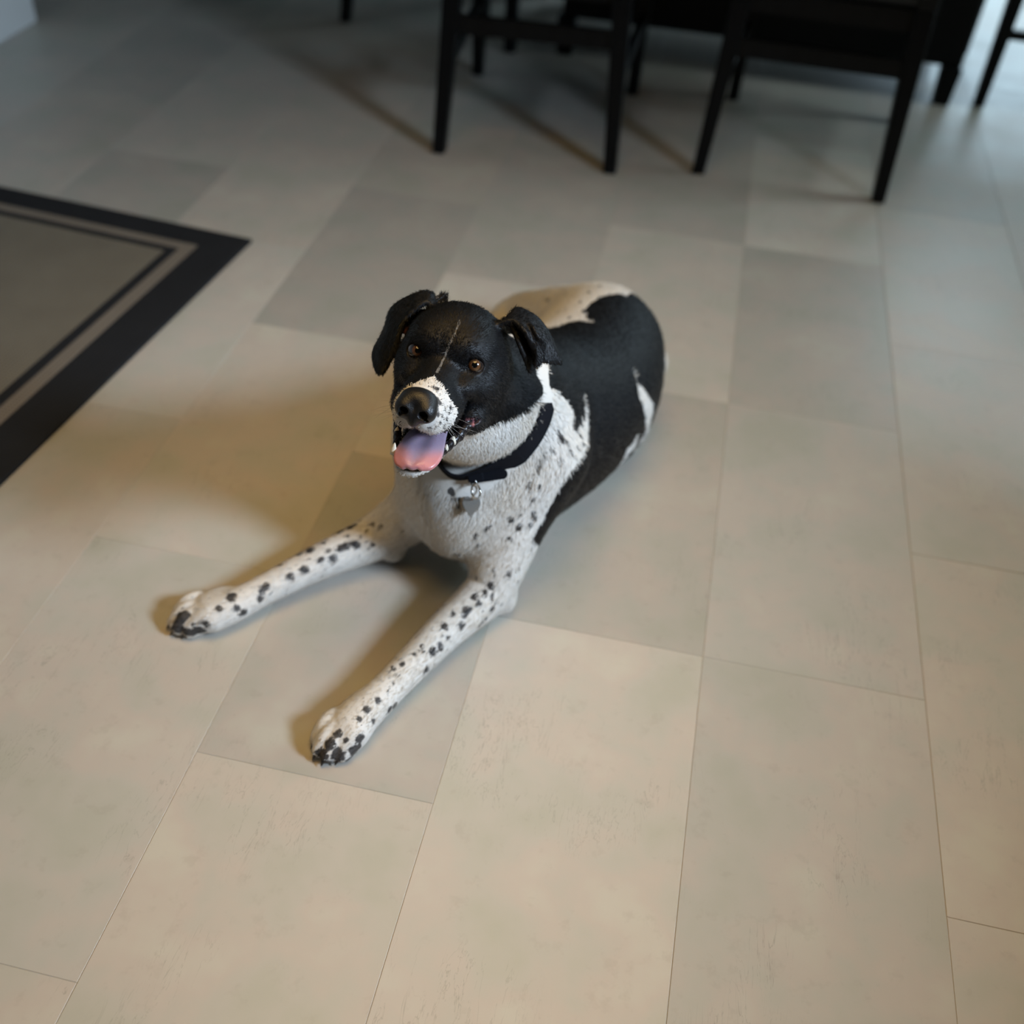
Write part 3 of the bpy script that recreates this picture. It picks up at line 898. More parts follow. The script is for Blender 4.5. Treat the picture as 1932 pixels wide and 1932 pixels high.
SPOTS = [(-201.0,985.0,145.0,2.8), (-158.1,996.0,139.9,3.5), (-197.7,988.0,125.0,2.1), (-173.0,973.7,96.5,2.5), (-151.0,978.5,91.1,3.9), (-195.6,972.3,79.0,3.6), (-172.4,964.0,75.9,5.7), (-179.0,957.0,71.1,5.0), (-168.5,956.5,65.6,4.3), (-191.0,945.0,69.1,5.7), (-182.9,940.9,64.7,4.3), (-166.2,946.3,51.4,3.6), (-196.6,924.6,63.8,7.8), (-211.0,913.4,64.1,4.2), (-196.8,916.9,60.7,5.0), (-197.4,905.0,54.6,6.4), (-217.0,891.0,59.8,6.3), (-171.4,934.8,41.0,2.5), (-178.2,924.3,37.0,2.9), (-175.1,929.0,39.0,2.2), (-239.0,855.0,56.4,4.2), (-217.6,867.0,50.4,6.3), (-223.5,857.0,50.4,6.3), (-245.0,841.0,55.0,3.5), (-210.3,881.0,51.7,2.8), (-226.7,835.0,37.0,4.9), (-257.0,823.0,53.4,3.4), (-266.0,813.7,52.0,3.4), (-259.0,793.0,49.0,2.7), (-270.3,765.0,47.8,5.4), (-281.4,749.4,48.2,4.7), (-285.0,735.0,45.1,4.0), (-269.8,741.5,36.4,3.4), (-252.9,777.0,25.0,5.5), (-255.8,769.5,29.0,4.8), (-311.0,698.8,31.3,8.7), (-319.6,690.4,17.4,9.4), (-299.0,694.2,19.7,10.0), (-282.4,706.5,19.0,9.4), (-278.0,716.0,31.9,6.7), (-305.0,712.2,37.9,5.3), (-312.4,688.0,6.1,7.4), (-288.0,700.0,6.0,6.7), (-293.0,707.4,34.5,3.3), (-112.2,1064.8,267.2,5.5), (-117.1,1063.0,277.0,3.4), (-98.4,1101.0,261.3,6.3), (-95.9,1115.0,258.2,5.0), (-109.9,1049.9,244.1,4.1), (-133.3,1031.5,249.0,4.8), (-133.8,1029.8,243.0,3.4), (-127.5,1039.5,259.0,3.4), (-140.7,1020.4,221.0,2.4), (-128.4,1026.2,213.0,2.8), (-139.5,1019.7,213.0,2.1), (-135.0,1019.0,195.0,4.2), (-131.6,1017.7,173.0,3.2), (-129.3,1017.4,163.0,3.9), (-161.1,1002.4,167.0,4.9), (-147.0,1009.1,173.0,2.8), (-187.0,991.1,157.0,4.2), (-147.0,1005.0,155.0,3.9), (-132.8,1013.3,155.0,2.8), (-199.2,985.6,147.0,2.5), (-235.0,979.5,219.0,4.1), (-233.0,977.9,214.4,3.4), (-225.0,976.9,209.0,4.8), (-268.1,983.9,202.3,2.8), (-85.0,1099.0,237.0,2.8), (-90.2,1082.7,241.7,2.8), (-98.4,1068.9,247.1,2.4), (-103.4,1071.0,257.1,2.8), (-90.4,1101.0,247.3,2.8), (-92.0,1070.0,236.0,2.1), (-121.8,1047.7,263.0,2.7), (-138.5,1024.4,233.0,2.0), (-134.2,1028.1,237.0,2.0), (-380.1,1054.2,72.1,4.6), (-382.5,1043.0,74.3,3.8), (-405.6,1021.0,65.8,6.1), (-393.2,1029.1,70.5,5.3), (-388.6,1033.0,72.3,5.3), (-359.0,1029.5,84.5,3.0), (-346.6,1025.7,88.5,3.4), (-373.0,1014.7,71.6,3.0), (-393.0,992.9,62.6,6.0), (-387.6,997.8,64.1,6.0), (-375.4,1003.7,64.2,6.8), (-353.5,1011.8,62.3,3.8), (-421.0,997.0,63.2,4.6), (-435.6,981.0,59.9,7.6), (-448.4,973.0,56.2,5.3), (-461.6,971.0,47.5,4.6), (-400.8,978.5,55.1,6.0), (-416.6,968.4,55.7,5.3), (-434.2,950.2,51.9,6.0), (-447.1,935.0,48.6,5.2), (-474.9,908.9,47.7,6.0), (-476.4,900.5,43.7,4.5), (-477.6,893.5,38.6,5.9), (-491.7,871.6,31.0,5.2), (-511.0,879.0,49.3,7.4), (-499.9,867.9,40.1,3.7), (-521.0,859.0,44.8,3.0), (-367.1,1022.8,76.5,2.3), (-391.0,1011.2,70.2,2.6), (-409.7,983.9,62.1,3.0), (-468.2,950.3,52.1,3.0), (-569.0,839.4,30.7,9.0), (-573.0,832.5,21.2,9.0), (-557.0,829.9,18.1,8.2), (-541.2,836.3,19.2,8.9), (-535.1,845.0,5.0,7.5), (-533.0,839.3,31.0,5.9), (-563.0,846.3,35.9,6.0), (-549.0,836.2,27.6,3.7), (-212.8,1567.0,160.6,3.7), (-167.4,1431.0,227.7,2.6), (-152.8,1451.0,230.3,2.6), (-177.9,1525.6,199.9,2.7), (-180.4,1435.0,220.2,2.6), (-147.0,1459.0,231.1,2.6), (-139.4,1501.0,225.8,3.5), (-153.8,1393.9,240.0,2.5), (-127.1,1535.2,220.4,4.5), (-252.9,863.0,459.6,2.0), (-235.0,869.0,460.7,2.2), (-227.9,870.5,458.1,2.8), (-231.0,859.0,460.9,2.2), (-227.0,857.0,459.2,2.2), (-222.2,857.0,455.8,3.3), (-219.3,855.0,452.8,3.3), (-221.9,847.8,452.1,3.9), (-219.0,845.0,445.1,2.2), (-214.1,857.0,443.5,1.7), (-212.2,855.2,432.8,1.7), (-216.0,844.0,434.1,1.7), (-213.8,851.1,425.2,1.4), (-211.0,863.0,435.0,1.4), (-222.7,840.4,441.0,2.2), (-220.8,840.5,437.0,1.4), (-237.0,857.0,462.4,2.8), (-243.0,857.0,462.7,1.7), (-214.7,849.0,441.0,1.1), (-210.6,859.0,425.0,1.1), (-220.2,840.1,429.0,1.1), (-211.6,869.0,439.1,1.4), (-224.5,838.2,431.0,1.1)]
BLAZE = [(-235.0,901.0,456.6,1.3), (-235.1,908.9,455.8,1.0), (-235.0,919.0,454.9,0.9), (-235.0,926.2,455.9,0.8), (-233.0,930.6,459.1,0.8), (-233.0,932.9,463.0,0.8), (-231.0,935.2,467.0,0.8), (-231.0,937.8,470.3,0.8), (-229.0,939.6,472.4,0.8), (-229.0,943.0,475.1,0.7), (-227.0,945.1,476.5,0.7), (-227.0,951.0,479.2,0.6), (-227.0,957.0,481.1,0.6), (-225.5,961.7,482.1,0.6), (-227.0,967.0,483.1,0.5)]



def nearest(P, pts):
    out = np.empty(len(P))
    for c in range(0, len(P), 20000):
        q = P[c:c + 20000]
        d2 = (q ** 2).sum(1)[:, None] + (pts ** 2).sum(1)[None] - 2 * q @ pts.T
        out[c:c + 20000] = np.sqrt(np.maximum(d2.min(1), 0))
    return out


def hash_noise(P, scale, seed=0):
    """cheap value noise on points"""
    Q = P * scale + seed * 17.3
    i = np.floor(Q).astype(np.int64); f = Q - i
    f = f * f * (3 - 2 * f)
    out = np.zeros(len(P))
    for a in (0, 1):
        for b in (0, 1):
            for c in (0, 1):
                h = (i[:, 0] + a) * 374761393 + (i[:, 1] + b) * 668265263 + (i[:, 2] + c) * 2147483647 + seed * 1274126177
                h = (h ^ (h >> 13)) * 1274126177
                h = ((h ^ (h >> 16)) & 0xffff) / 65535.0
                wgt = (f[:, 0] if a else 1 - f[:, 0]) * (f[:, 1] if b else 1 - f[:, 1]) * (f[:, 2] if c else 1 - f[:, 2])
                out += h * wgt
    return out - 0.5


def coat_fields(P):
    """W: >0 white fur, <0 black fur; S: >0 inside a dark spot; Z: >0 on the thin white line of the forehead (metres)"""
    w = np.vstack([np.array(COAT_WHITE) / 1000.0, [(-.335, 1.10, .18), (-.31, 1.05, .22), (-.345, 1.13, .12), (-.19, 1.2, .01), (-.15, 1.3, .008), (-.30, 1.66, .06), (-.35, 1.5, .03), (-.372, 1.4, .03), (-.26, 1.65, .02), (-.001, 1.65, .012), (-.006, 1.672, .016),
                   hl(-50, -82, -72), hl(-62, -95, -60), hl(-20, -60, -92), hl(10, -60, -95), (-.25, .985, .24), (-.30, 1.02, .20), (-.29, 1.02, .27)]])
    k = np.vstack([np.array(COAT_BLACK) / 1000.0, [(-.30, 1.22, .2), (-.27, 1.30, .2), (-.26, 1.38, .12), (-.235, 1.46, .12), (-.2, 1.2, .31), (-.11, 1.45, .235), (-.18, 1.35, .29), (-.31, 1.26, .1), (-.29, 1.18, .26),
                   hl(0, -118, -10), hl(-62, -40, -30), hl(-58, -60, 0), hl(-60, -55, -50), hl(0, -60, 56), hl(-40, -100, -20), (.0, 1.53, .06), (-.01, 1.60, .06), (-.02, 1.58, .08), (-.04, 1.685, .02), (-.27, 1.42, .06), (-.20, 1.14, .35), (-.24, 1.12, .36)]])
    W = nearest(P, k) - nearest(P, w)
    S = np.full(len(P), -0.05)
    for x, y, z, r in SPOTS:
        c = np.array((x, y, z)) / 1000.0
        i = np.nonzero(np.abs(P[:, 0] - c[0]) < 0.05)[0]
        dd = r / 1000.0 - np.linalg.norm(P[i] - c, axis=1)
        S[i] = np.maximum(S[i], dd)
    S = S + np.where(S > -0.012, hash_noise(P, 150, 21) * 0.0055 + hash_noise(P, 330, 22) * 0.0025, 0)
    Z = np.full(len(P), -0.02)
    bz = np.array(BLAZE) / 1000.0
    for a, b in zip(bz[:-1], bz[1:]):
        c = (a[:3] + b[:3]) / 2
        i = np.nonzero(np.sum((P - c) ** 2, 1) < 0.03 ** 2)[0]
        ab = b[:3] - a[:3]
        t = np.clip(((P[i] - a[:3]) @ ab) / (ab @ ab), 0, 1)
        dd = a[3] - np.linalg.norm(P[i] - a[:3] - t[:, None] * ab, axis=1)
        Z[i] = np.maximum(Z[i], dd)
    return W, S, Z


W_, S_, Z_ = coat_fields(DV)
QL = to_local(DV) * 1000.0
QA = QL.copy(); QA[:, 0] = np.abs(QA[:, 0])
inhead = np.sum((DV - hl(0, 20, -60)) ** 2, 1) < 0.13 ** 2
GUM = np.zeros(len(DV)); LIP = np.zeros(len(DV))
ii = np.nonzero(inhead)[0]
mc = mouth_cut(QL[ii], QA[ii]); lr = lip_rim(QA[ii])
GUM[ii] = np.clip((1.6 - mc) / 1.2, 0, 1) * (QL[ii, 2] < -52)
LIP[ii] = np.clip((2.2 - lr) / 1.0, 0, 1)
# pink skin deep in the fold of the right ear
PINK = np.clip(1.2 - np.linalg.norm(QL - np.array(hp(757, 622, -46)), axis=1) / 9.0, 0, 1)


def mat_coat(name, use_col=False):
    n = N(name)
    if use_col:
        at_ = n.new('ShaderNodeAttribute', attribute_name='fur_colour')
        return n.set(Base_Color=at_.outputs['Color'], Roughness=0.46, Specular_IOR_Level=0.16)
    pos = geo_pos(n)
    g = lambda nm: n.new('ShaderNodeAttribute', attribute_name=nm).outputs['Fac']
    fur = n.noise(mapped(n, pos, (1, 1, 1)), 420, 3, 0.6)
    fb = n.math('MULTIPLY', n.math('SUBTRACT', fur, 0.5), 0.010)
    w = n.smooth(n.math('ADD', g('coat_white'), fb), -0.0012, 0.0012)
    fs = n.math('MULTIPLY', n.math('SUBTRACT', fur, 0.5), 0.004)
    s = n.smooth(n.math('ADD', g('coat_spot'), fs), -0.0014, 0.0012)
    z = n.smooth(n.math('ADD', g('coat_blaze'), n.math('MULTIPLY', n.math('SUBTRACT', fur, 0.5), 0.0015)), -0.0008, 0.0004)
    big = n.noise(pos, 22, 2)
    white = n.mix(n.math('MULTIPLY', big, 0.5), (0.69, 0.67, 0.63), (0.62, 0.55, 0.455))
    white = n.mix(n.math('MULTIPLY', fur, 0.25), white, (0.50, 0.46, 0.41))
    black = n.mix(fur, (0.003, 0.0033, 0.004), (0.008, 0.008, 0.009))
    c = n.mix(w, black, white)
    c = n.mix(n.math('MULTIPLY', z, 0.45), c, (0.30, 0.29, 0.27))
    c = n.mix(n.math('MULTIPLY', s, 0.93), c, (0.022, 0.020, 0.021))
    c = n.mix(g('pink_skin'), c, (0.35, 0.12, 0.09))
    gm = n.smooth(n.noise(pos, 130, 2), 0.50, 0.62)
    gumc = n.mix(gm, (0.030, 0.016, 0.018), (0.36, 0.14, 0.15))
    c = n.mix(g('gum'), c, gumc)
    c = n.mix(g('lip'), c, (0.012, 0.010, 0.011))
    wet = n.math('MAXIMUM', g('gum'), g('lip'))
    rough = n.math('SUBTRACT', 0.52, n.math('MULTIPLY', wet, 0.30))
    n.bump(fur, 0.35, 0.0012)
    return n.set(Base_Color=c, Roughness=rough, Specular_IOR_Level=0.28)


M_COAT = mat_coat('dog_coat')
M_FUR = mat_coat('dog_fur', True)
dog = empty('dog', (0, 0, 0))
tag(dog, 'black and white spotted dog lying on the tiles with its mouth open', 'dog')
body = np_mesh('body', DV, DF, M_COAT, dog)
for nm, arr in (('coat_white', W_), ('coat_spot', S_), ('coat_blaze', Z_), ('gum', GUM), ('lip', LIP), ('pink_skin', PINK)):
    a = body.data.attributes.new(nm, 'FLOAT', 'POINT')
    a.data.foreach_set('value', arr.astype(np.float32))

# ------------------------------------------------------------------ eyes
def mat_eye():
    n = N('dog_eye')
    sep = n.new('ShaderNodeSeparateXYZ')
    n.link(tex_obj(n), sep.inputs[0])
    r = n.math('DIVIDE', n.math('SQRT', n.math('ADD', n.math('POWER', sep.outputs[0], 2.0), n.math('POWER', sep.outputs[1], 2.0))), EYE_R / 1000.0)
    streak = n.noise(mapped(n, tex_obj(n), (900, 900, 100)), 1.0, 3)
    iris = n.mix(streak, (0.060, 0.026, 0.011), (0.150, 0.070, 0.030))
    c = n.mix(n.smooth(r, 0.26, 0.31), (0.002, 0.002, 0.002), iris)
    c = n.mix(n.smooth(r, 0.50, 0.60), c, (0.012, 0.007, 0.005))
    c = n.mix(n.smooth(r, 0.72, 0.82), c, (0.030, 0.020, 0.018))
    n.b.inputs['Coat Weight'].default_value = 1.0
    n.b.inputs['Coat Roughness'].default_value = 0.02
    return n.set(Base_Color=c, Roughness=0.15, Specular_IOR_Level=0.6)


M_EYE = mat_eye()
for e in EYE:
    bm = bmesh.new()
    bmesh.ops.create_uvsphere(bm, u_segments=32, v_segments=20, radius=EYE_R / 1000.0)
    for v in bm.verts:                                  # cornea bulge
        r = math.hypot(v.co.x, v.co.y) / (EYE_R / 1000.0)
        if v.co.z > 0 and r < 0.6: v.co.z += 0.0009 * (1 - (r / 0.6) ** 2)
    o = bm_obj('eye', bm, M_EYE, dog, True)
    c = hl(*e)
    o.location = c
    o.rotation_euler = Vector(CAM - c).to_track_quat('Z', 'Y').to_euler()

# ------------------------------------------------------------------ nose leather
def nose_sdf(Q):
    S = Q * 1000.0
    A = S.copy(); A[:, 0] = np.abs(A[:, 0])
    d_ = ell(S, (0, 86, -31), (20, 15, 12.5))
    d_ = smin(d_, ell(A, (11, 93, -40), (11.5, 12, 12.5)), 5)
    d_ = smin(d_, ell(S, (0, 94, -48), (7.5, 9, 11)), 5)
    d_ = smax(d_, -ell(A, (10.5, 106, -42.5), (5.4, 11, 4.8)), 1.5)
    d_ = smax(d_, -cone(A, (14, 100, -47), (20, 87, -45), 2.2, 1.3), 1.5)
    d_ = smax(d_, -cone(S, (0, 104.5, -44), (0, 101, -62), 1.2, 1.2), 1.5)
    return d_ / 1000.0


V, Fq = surface_nets(nose_sdf, (-0.027, 0.062, -0.066), (0.027, 0.116, -0.010), 0.0008)
n = N('nose_leather')
pb = n.new('ShaderNodeTexVoronoi'); pb.inputs['Scale'].default_value = 900; n.link(tex_obj(n), pb.inputs['Vector'])
n.bump(pb.outputs['Distance'], 0.35, 0.0006)
M_NOSE = n.set(Base_Color=(0.006, 0.006, 0.0065), Roughness=0.40, Specular_IOR_Level=0.5)
np_mesh('nose', HO + V @ HM, Fq, M_NOSE, dog)

# ------------------------------------------------------------------ tongue
rows = []
for f_, u_, w_, cx, dr in ((5, -78, 15, 2, 0), (28, -82, 18, 3, 1), (50, -86, 20.5, 5, 2), (66, -89, 22, 6.5, 3.0), (79, -93.5, 21.5, 7, 3.5), (87, -99, 17.5, 7, 3), (90.5, -103, 10, 7, 1)):
    rows.append([(cx + s * w_, f_ - abs(s) * 1.5, u_ - dr * (abs(s) ** 2) + 3.2 * abs(s) * (abs(s) < 0.9) + (2.5 if s > 0 else -1.0) * abs(s)) for s in (-1, -0.55, -0.12, 0.12, 0.55, 1)])
TONGUE = sheet(rows, 40, 48)
V, Fq = surface_nets(lambda P: cloud(P, TONGUE, 0.0034, 0.02), (-0.03, -0.005, -0.125), (0.042, 0.112, -0.065), 0.0011, 4, 1.6)
n = N('tongue_flesh')
sep = n.new('ShaderNodeSeparateXYZ'); n.link(tex_obj(n), sep.inputs[0])
tf = n.smooth(n.math('ADD', sep.outputs[1], n.math('MULTIPLY', n.math('ABSOLUTE', n.math('SUBTRACT', sep.outputs[0], 0.006)), 1.1)), 0.080, 0.106)
tn = n.noise(tex_obj(n), 240, 3)
c = n.mix(tf, (0.34, 0.265, 0.36), (0.55, 0.21, 0.20))
c = n.mix(n.math('MULTIPLY', tn, 0.35), c, (0.30, 0.17, 0.24))
n.bump(n.noise(tex_obj(n), 900, 2), 0.3, 0.0006)
M_TONGUE = n.set(Base_Color=c, Roughness=0.30, Specular_IOR_Level=0.5, Subsurface_Weight=0.15, Subsurface_Scale=0.004)
to = np_mesh('tongue', V, Fq, M_TONGUE, dog)
mw = Matrix.Identity(4)
for i in range(3):
    for j in range(3): mw[i][j] = HM[j][i]
    mw[i][3] = HO[i]
to.matrix_local = mw

# ------------------------------------------------------------------ teeth
M_TOOTH = mat_plain('tooth_enamel', (0.74, 0.68, 0.55), 0.25, 0.5, 0, 300, 0.3)
for (r, f_, u_, h, w_) in ((12.0, 80, -101, 5, 2.2), (16.0, 77, -99, 5, 2.2), (20.5, 72, -96, 9, 3.2), (-13, 79, -101, 5, 2.2), (-20.5, 72, -96, 9, 3.2), (32, 27, -82, 6, 4.0), (29, 40, -88, 5, 2.6), (-30, 34, -85, 5, 3)):
    vs, fs = [], []
    for k, (hh, ww) in enumerate(((-0.5, 1.0), (0.0, 1.05), (0.4, 0.85), (0.8, 0.45), (1.0, 0.12))):
        for q in range(8):
            an = q * math.pi / 4
            vs.append((r + ww * w_ * math.cos(an), f_ + ww * w_ * 0.8 * math.sin(an), u_ + hh * h))
    for k in range(4):
        for q in range(8):
            fs.append((k * 8 + q, k * 8 + (q + 1) % 8, (k + 1) * 8 + (q + 1) % 8, (k + 1) * 8 + q))
    fs.append(tuple(range(32, 40))); fs.append(tuple(range(7, -1, -1)))
    mesh_obj('tooth', [hl(*v) for v in vs], fs, M_TOOTH, dog)

# ------------------------------------------------------------------ claws
M_CLAW = mat_plain('dark_claw', (0.03, 0.026, 0.024), 0.35, 0.5, 0, 200, 0.4)
for (tip, back, w_) in (PAW_L, PAW_R):
    f = tip - back; L = np.linalg.norm(f); f = f / L
    s = np.array([-f[1], f[0], 0])
    for off, ln in ((-0.74, 0.66), (-0.26, 0.80), (0.26, 0.80), (0.74, 0.66)):
        b0 = back + f * (L * ln + 0.027) + s * w_ * off
        vs, fs = [], []
        prof = ((-0.002, 0.0105, 0.0030), (0.003, 0.0095, 0.0026), (0.006, 0.0070, 0.0017), (0.008, 0.0045, 0.0006))
        for dx, z, rr in prof:
            for q in range(8):
                an = q * math.pi / 4
                vs.append(b0 + f * dx + s * rr * math.cos(an) + np.array((0, 0, z + rr * math.sin(an))))
        for k in range(3):
            for q in range(8):
                fs.append((k * 8 + q, k * 8 + (q + 1) % 8, (k + 1) * 8 + (q + 1) % 8, (k + 1) * 8 + q))
        fs.append(tuple(range(24, 32))); fs.append(tuple(range(7, -1, -1)))
        mesh_obj('claw', vs, fs, M_CLAW, dog)

# ------------------------------------------------------------------ fur: short strands lying along the coat
FLOW = [(hl(0, 80, -18), -HM[1]), (hl(0, 30, -10), -HM[1]), (hl(0, -30, 40), -HM[1]), (hl(0, -80, 50), -HM[1]), (hl(25, 55, -45), -HM[1] - 0.3 * HM[2]), (hl(-25, 55, -45), -HM[1] - 0.3 * HM[2]),
        (hl(50, -30, -20), -HM[1] - 0.6 * HM[2]), (hl(-50, -30, -20), -HM[1] - 0.6 * HM[2]), (hl(55, -50, -55), -HM[1] - 0.8 * HM[2]), (hl(0, 60, -118), -HM[1]), (hl(0, 0, -105), -HM[1] - 0.2 * HM[2]),
        (hl(*hp(735, 620, -50)), hl(*hp(718, 700, -28)) - hl(*hp(745, 590, -55))), (hl(*hp(715, 690, -30)), hl(*hp(718, 700, -28)) - hl(*hp(735, 620, -50))), (hl(*hp(1030, 640, -70)), hl(*hp(1053, 682, -70)) - hl(*hp(1000, 600, -70))),
        (np.array((-.15, 1.05, .33)), (0.1, 0.5, -0.6)), (np.array((-.16, 1.0, .29)), (0.1, 0.1, -1)), (np.array((-.22, .99, .22)), (0, -0.1, -1)), (np.array((-.24, 1.0, .15)), (0, 0, -1)), (np.array((-.30, 1.05, .25)), (-0.1, 0.3, -1)),
        (np.array((-.20, 1.10, .36)), (0.1, 1, -0.3)), (np.array((-.19, 1.2, .31)), (0.2, 1, 0)), (np.array((-.15, 1.35, .29)), (0.2, 1, 0)), (np.array((-.11, 1.5, .24)), (0.1, 1, -0.1)), (np.array((-.1, 1.62, .15)), (0, 0.6, -0.8)),
        (np.array((-.08, 1.2, .2)), (0.2, 0.8, -0.6)), (np.array((-.03, 1.35, .15)), (0.1, 0.8, -0.6)), (np.array((-.0, 1.45, .10)), (0.1, 0.5, -0.8)), (np.array((-.12, 1.1, .2)), (0, 0.2, -1)), (np.array((-.3, 1.3, .15)), (-0.2, 0.8, -0.6)),
        (np.array((-.2, 1.6, .13)), (-1, 0.4, -0.5)), (np.array((-.28, 1.65, .06)), (-1, 0.0, -0.3)), (np.array((-.33, 1.5, .04)), (-0.2, -1, 0))]
for chain in (LEG_L, LEG_R):
    for a, b in zip(chain[:-1:3], chain[3::3]):
        FLOW.append(((a[:3] + b[:3]) / 2, b[:3] - a[:3]))
for pw in (PAW_L, PAW_R):
    FLOW.append(((pw[0] + pw[1]) / 2 + np.array((0, 0, .03)), pw[0] - pw[1]))
FP = np.array([f[0] for f in FLOW]); FD = np.array([np.asarray(f[1], float) / np.linalg.norm(f[1]) for f in FLOW])

LONG = [((-.18, 1.00, .27), .07, 14.0), ((-.15, 1.03, .31), .06, 13.0), ((-.22, .985, .22), .07, 12.0), ((-.14, 1.04, .25), .06, 11.0), (tuple(hl(66, -70, -40)), .04, 12.0)]


def fur(count):
    ok = (GUM < 0.05) & (LIP < 0.05) & (PINK < 0.1) & (DV[:, 2] > 0.004)
    for e in EYE:
        ok &= np.linalg.norm(DV - hl(*e), axis=1) > 0.0150
    nd = to_local(DV)
    i = np.nonzero(np.sum((DV - hl(0, 90, -38)) ** 2, 1) < 0.04 ** 2)[0]
    ok[i] &= nose_sdf(nd[i]) > 0.003
    rel = DV - np.array((-0.214, 1.045, 0.325))
    nn_ = np.array((-0.03, -0.83, 0.555)); nn_ /= np.linalg.norm(nn_)
    ok &= ~((np.abs(rel @ nn_) < 0.013) & (np.linalg.norm(rel, axis=1) < 0.13))
    cand = np.nonzero(ok)[0]
    # strands show mostly on the side of the head and chest that can be seen; spread evenly by skin area, denser on the head
    wgt = np.where(np.sum((DV[cand] - hl(0, -10, -20)) ** 2, 1) < 0.15 ** 2, 2.6, 1.0)
    pick = rng.choice(cand, count, p=wgt / wgt.sum())
    P = DV[pick] + rng.normal(0, 0.0007, (count, 3))
    Nn = DN[pick]
    T = np.zeros((count, 3))
    for c in range(0, count, 20000):
        q = P[c:c + 20000]
        d2 = ((q[:, None] - FP[None]) ** 2).sum(2) + 1e-5
        ww = d2 ** -2.2
        T[c:c + 20000] = (ww[:, :, None] * FD[None]).sum(1) / ww.sum(1)[:, None]
    T += rng.normal(0, 0.16, T.shape)
    T -= Nn * np.sum(T * Nn, 1)[:, None]
    T /= np.linalg.norm(T, axis=1)[:, None] + 1e-9
    Ld = np.full(count, 7.0)
    hd = np.linalg.norm(P - hl(0, -20, -20), axis=1)
    Ld = np.where(hd < 0.13, 4.6, Ld)
    for c, r, v in LONG:
        t = np.clip(1.3 - np.linalg.norm(P - np.array(c), axis=1) / r, 0, 1)
        Ld = np.maximum(Ld, Ld * (1 - t) + v * t)
    for pw in (PAW_L, PAW_R):
        Ld = np.where(np.linalg.norm(P - (pw[0] + pw[1]) / 2, axis=1) < 0.09, 4.5, Ld)
    ql = to_local(P) * 1000.0
    Ld = np.where((np.abs(ql[:, 0]) > 66) & (ql[:, 2] > -45) & (ql[:, 1] > -95), 3.4, Ld)
    Ld = np.where((ql[:, 1] > 15) & (np.abs(ql[:, 0]) < 45), 3.0, Ld)
    Ld = Ld * rng.uniform(0.7, 1.25, count) / 1000.0
    lift = rng.uniform(0.12, 0.30, count)
    tuft = np.linalg.norm(P - hl(*hp(832, 566, -62)), axis=1) < 0.009                       # ruffled hair beside the right ear
    Ld = np.where(tuft, rng.uniform(0.008, 0.013, count), Ld)
    lift = np.where(tuft, 1.5, lift)
    side = np.cross(T, Nn)
    wd = np.where(hd < 0.16, 0.00022, 0.00030) * rng.uniform(0.7, 1.3, count)
    m1 = P + T * (Ld * 0.5)[:, None] + Nn * (Ld * 0.5 * lift)[:, None]
    m2 = P + T * Ld[:, None] + Nn * (Ld * 0.75 * lift)[:, None]
    p0 = P - Nn * 0.0006
    V = np.stack([p0 - side * wd[:, None], p0 + side * wd[:, None], m1 - side * wd[:, None], m1 + side * wd[:, None], m2 - side * (wd * 0.25)[:, None], m2 + side * (wd * 0.25)[:, None]], 1)
    V[:, :, 2] = np.maximum(V[:, :, 2], 0.0006)
    base = np.arange(count)[:, None] * 6
    Fq = np.stack([base + np.array((0, 1, 3, 2)), base + np.array((2, 3, 5, 4))], 1).reshape(-1, 4)
    W2, S2, Z2 = coat_fields(P)
    jit = rng.normal(0, 1, count)
    wh = (W2 + jit * 0.0011 + hash_noise(P, 240, 3) * 0.006) > 0
    sp = (S2 + rng.normal(0, 0.0006, count) + hash_noise(P, 420, 5) * 0.003) > 0
    mz = (ql[:, 1] > 20) & (np.abs(ql[:, 0]) < 45) & (ql[:, 2] > -75)
    sp |= mz & (hash_noise(P, 330, 11) + rng.normal(0, 0.16, count) > 0.20)
    legs = (P[:, 2] < 0.12) & (P[:, 1] < 1.06)
    sp |= legs & (hash_noise(P, 190, 31) + 0.4 * hash_noise(P, 420, 32) > 0.40)
    bz = Z2 + rng.normal(0, 0.0003, count) > -0.0002
    cream = np.clip(0.35 + hash_noise(P, 22, 9) * 1.1 + rng.normal(0, 0.12, count), 0, 1)[:, None]
    colr = np.where(wh[:, None], np.array((0.71, 0.695, 0.66)) * (1 - cream) + np.array((0.63, 0.555, 0.455)) * cream, np.array((0.0042, 0.0045, 0.0052)))
    colr = np.where((bz & ~wh)[:, None], np.array((0.16, 0.15, 0.14)), colr)
    colr = np.where((sp & wh)[:, None], np.array((0.022, 0.020, 0.021)), colr)
    colr = colr * rng.uniform(0.75, 1.15, count)[:, None]
    o = np_mesh('fur', V.reshape(-1, 3), Fq, M_FUR, dog)
    a = o.data.attributes.new('fur_colour', 'FLOAT_COLOR', 'POINT')
    c4 = np.ones((count, 6, 4), np.float32)
    c4[:, :, :3] = colr[:, None]
    a.data.foreach_set('color', c4.ravel())
    tag(o, kind='stuff')
    return o


fur(190000)

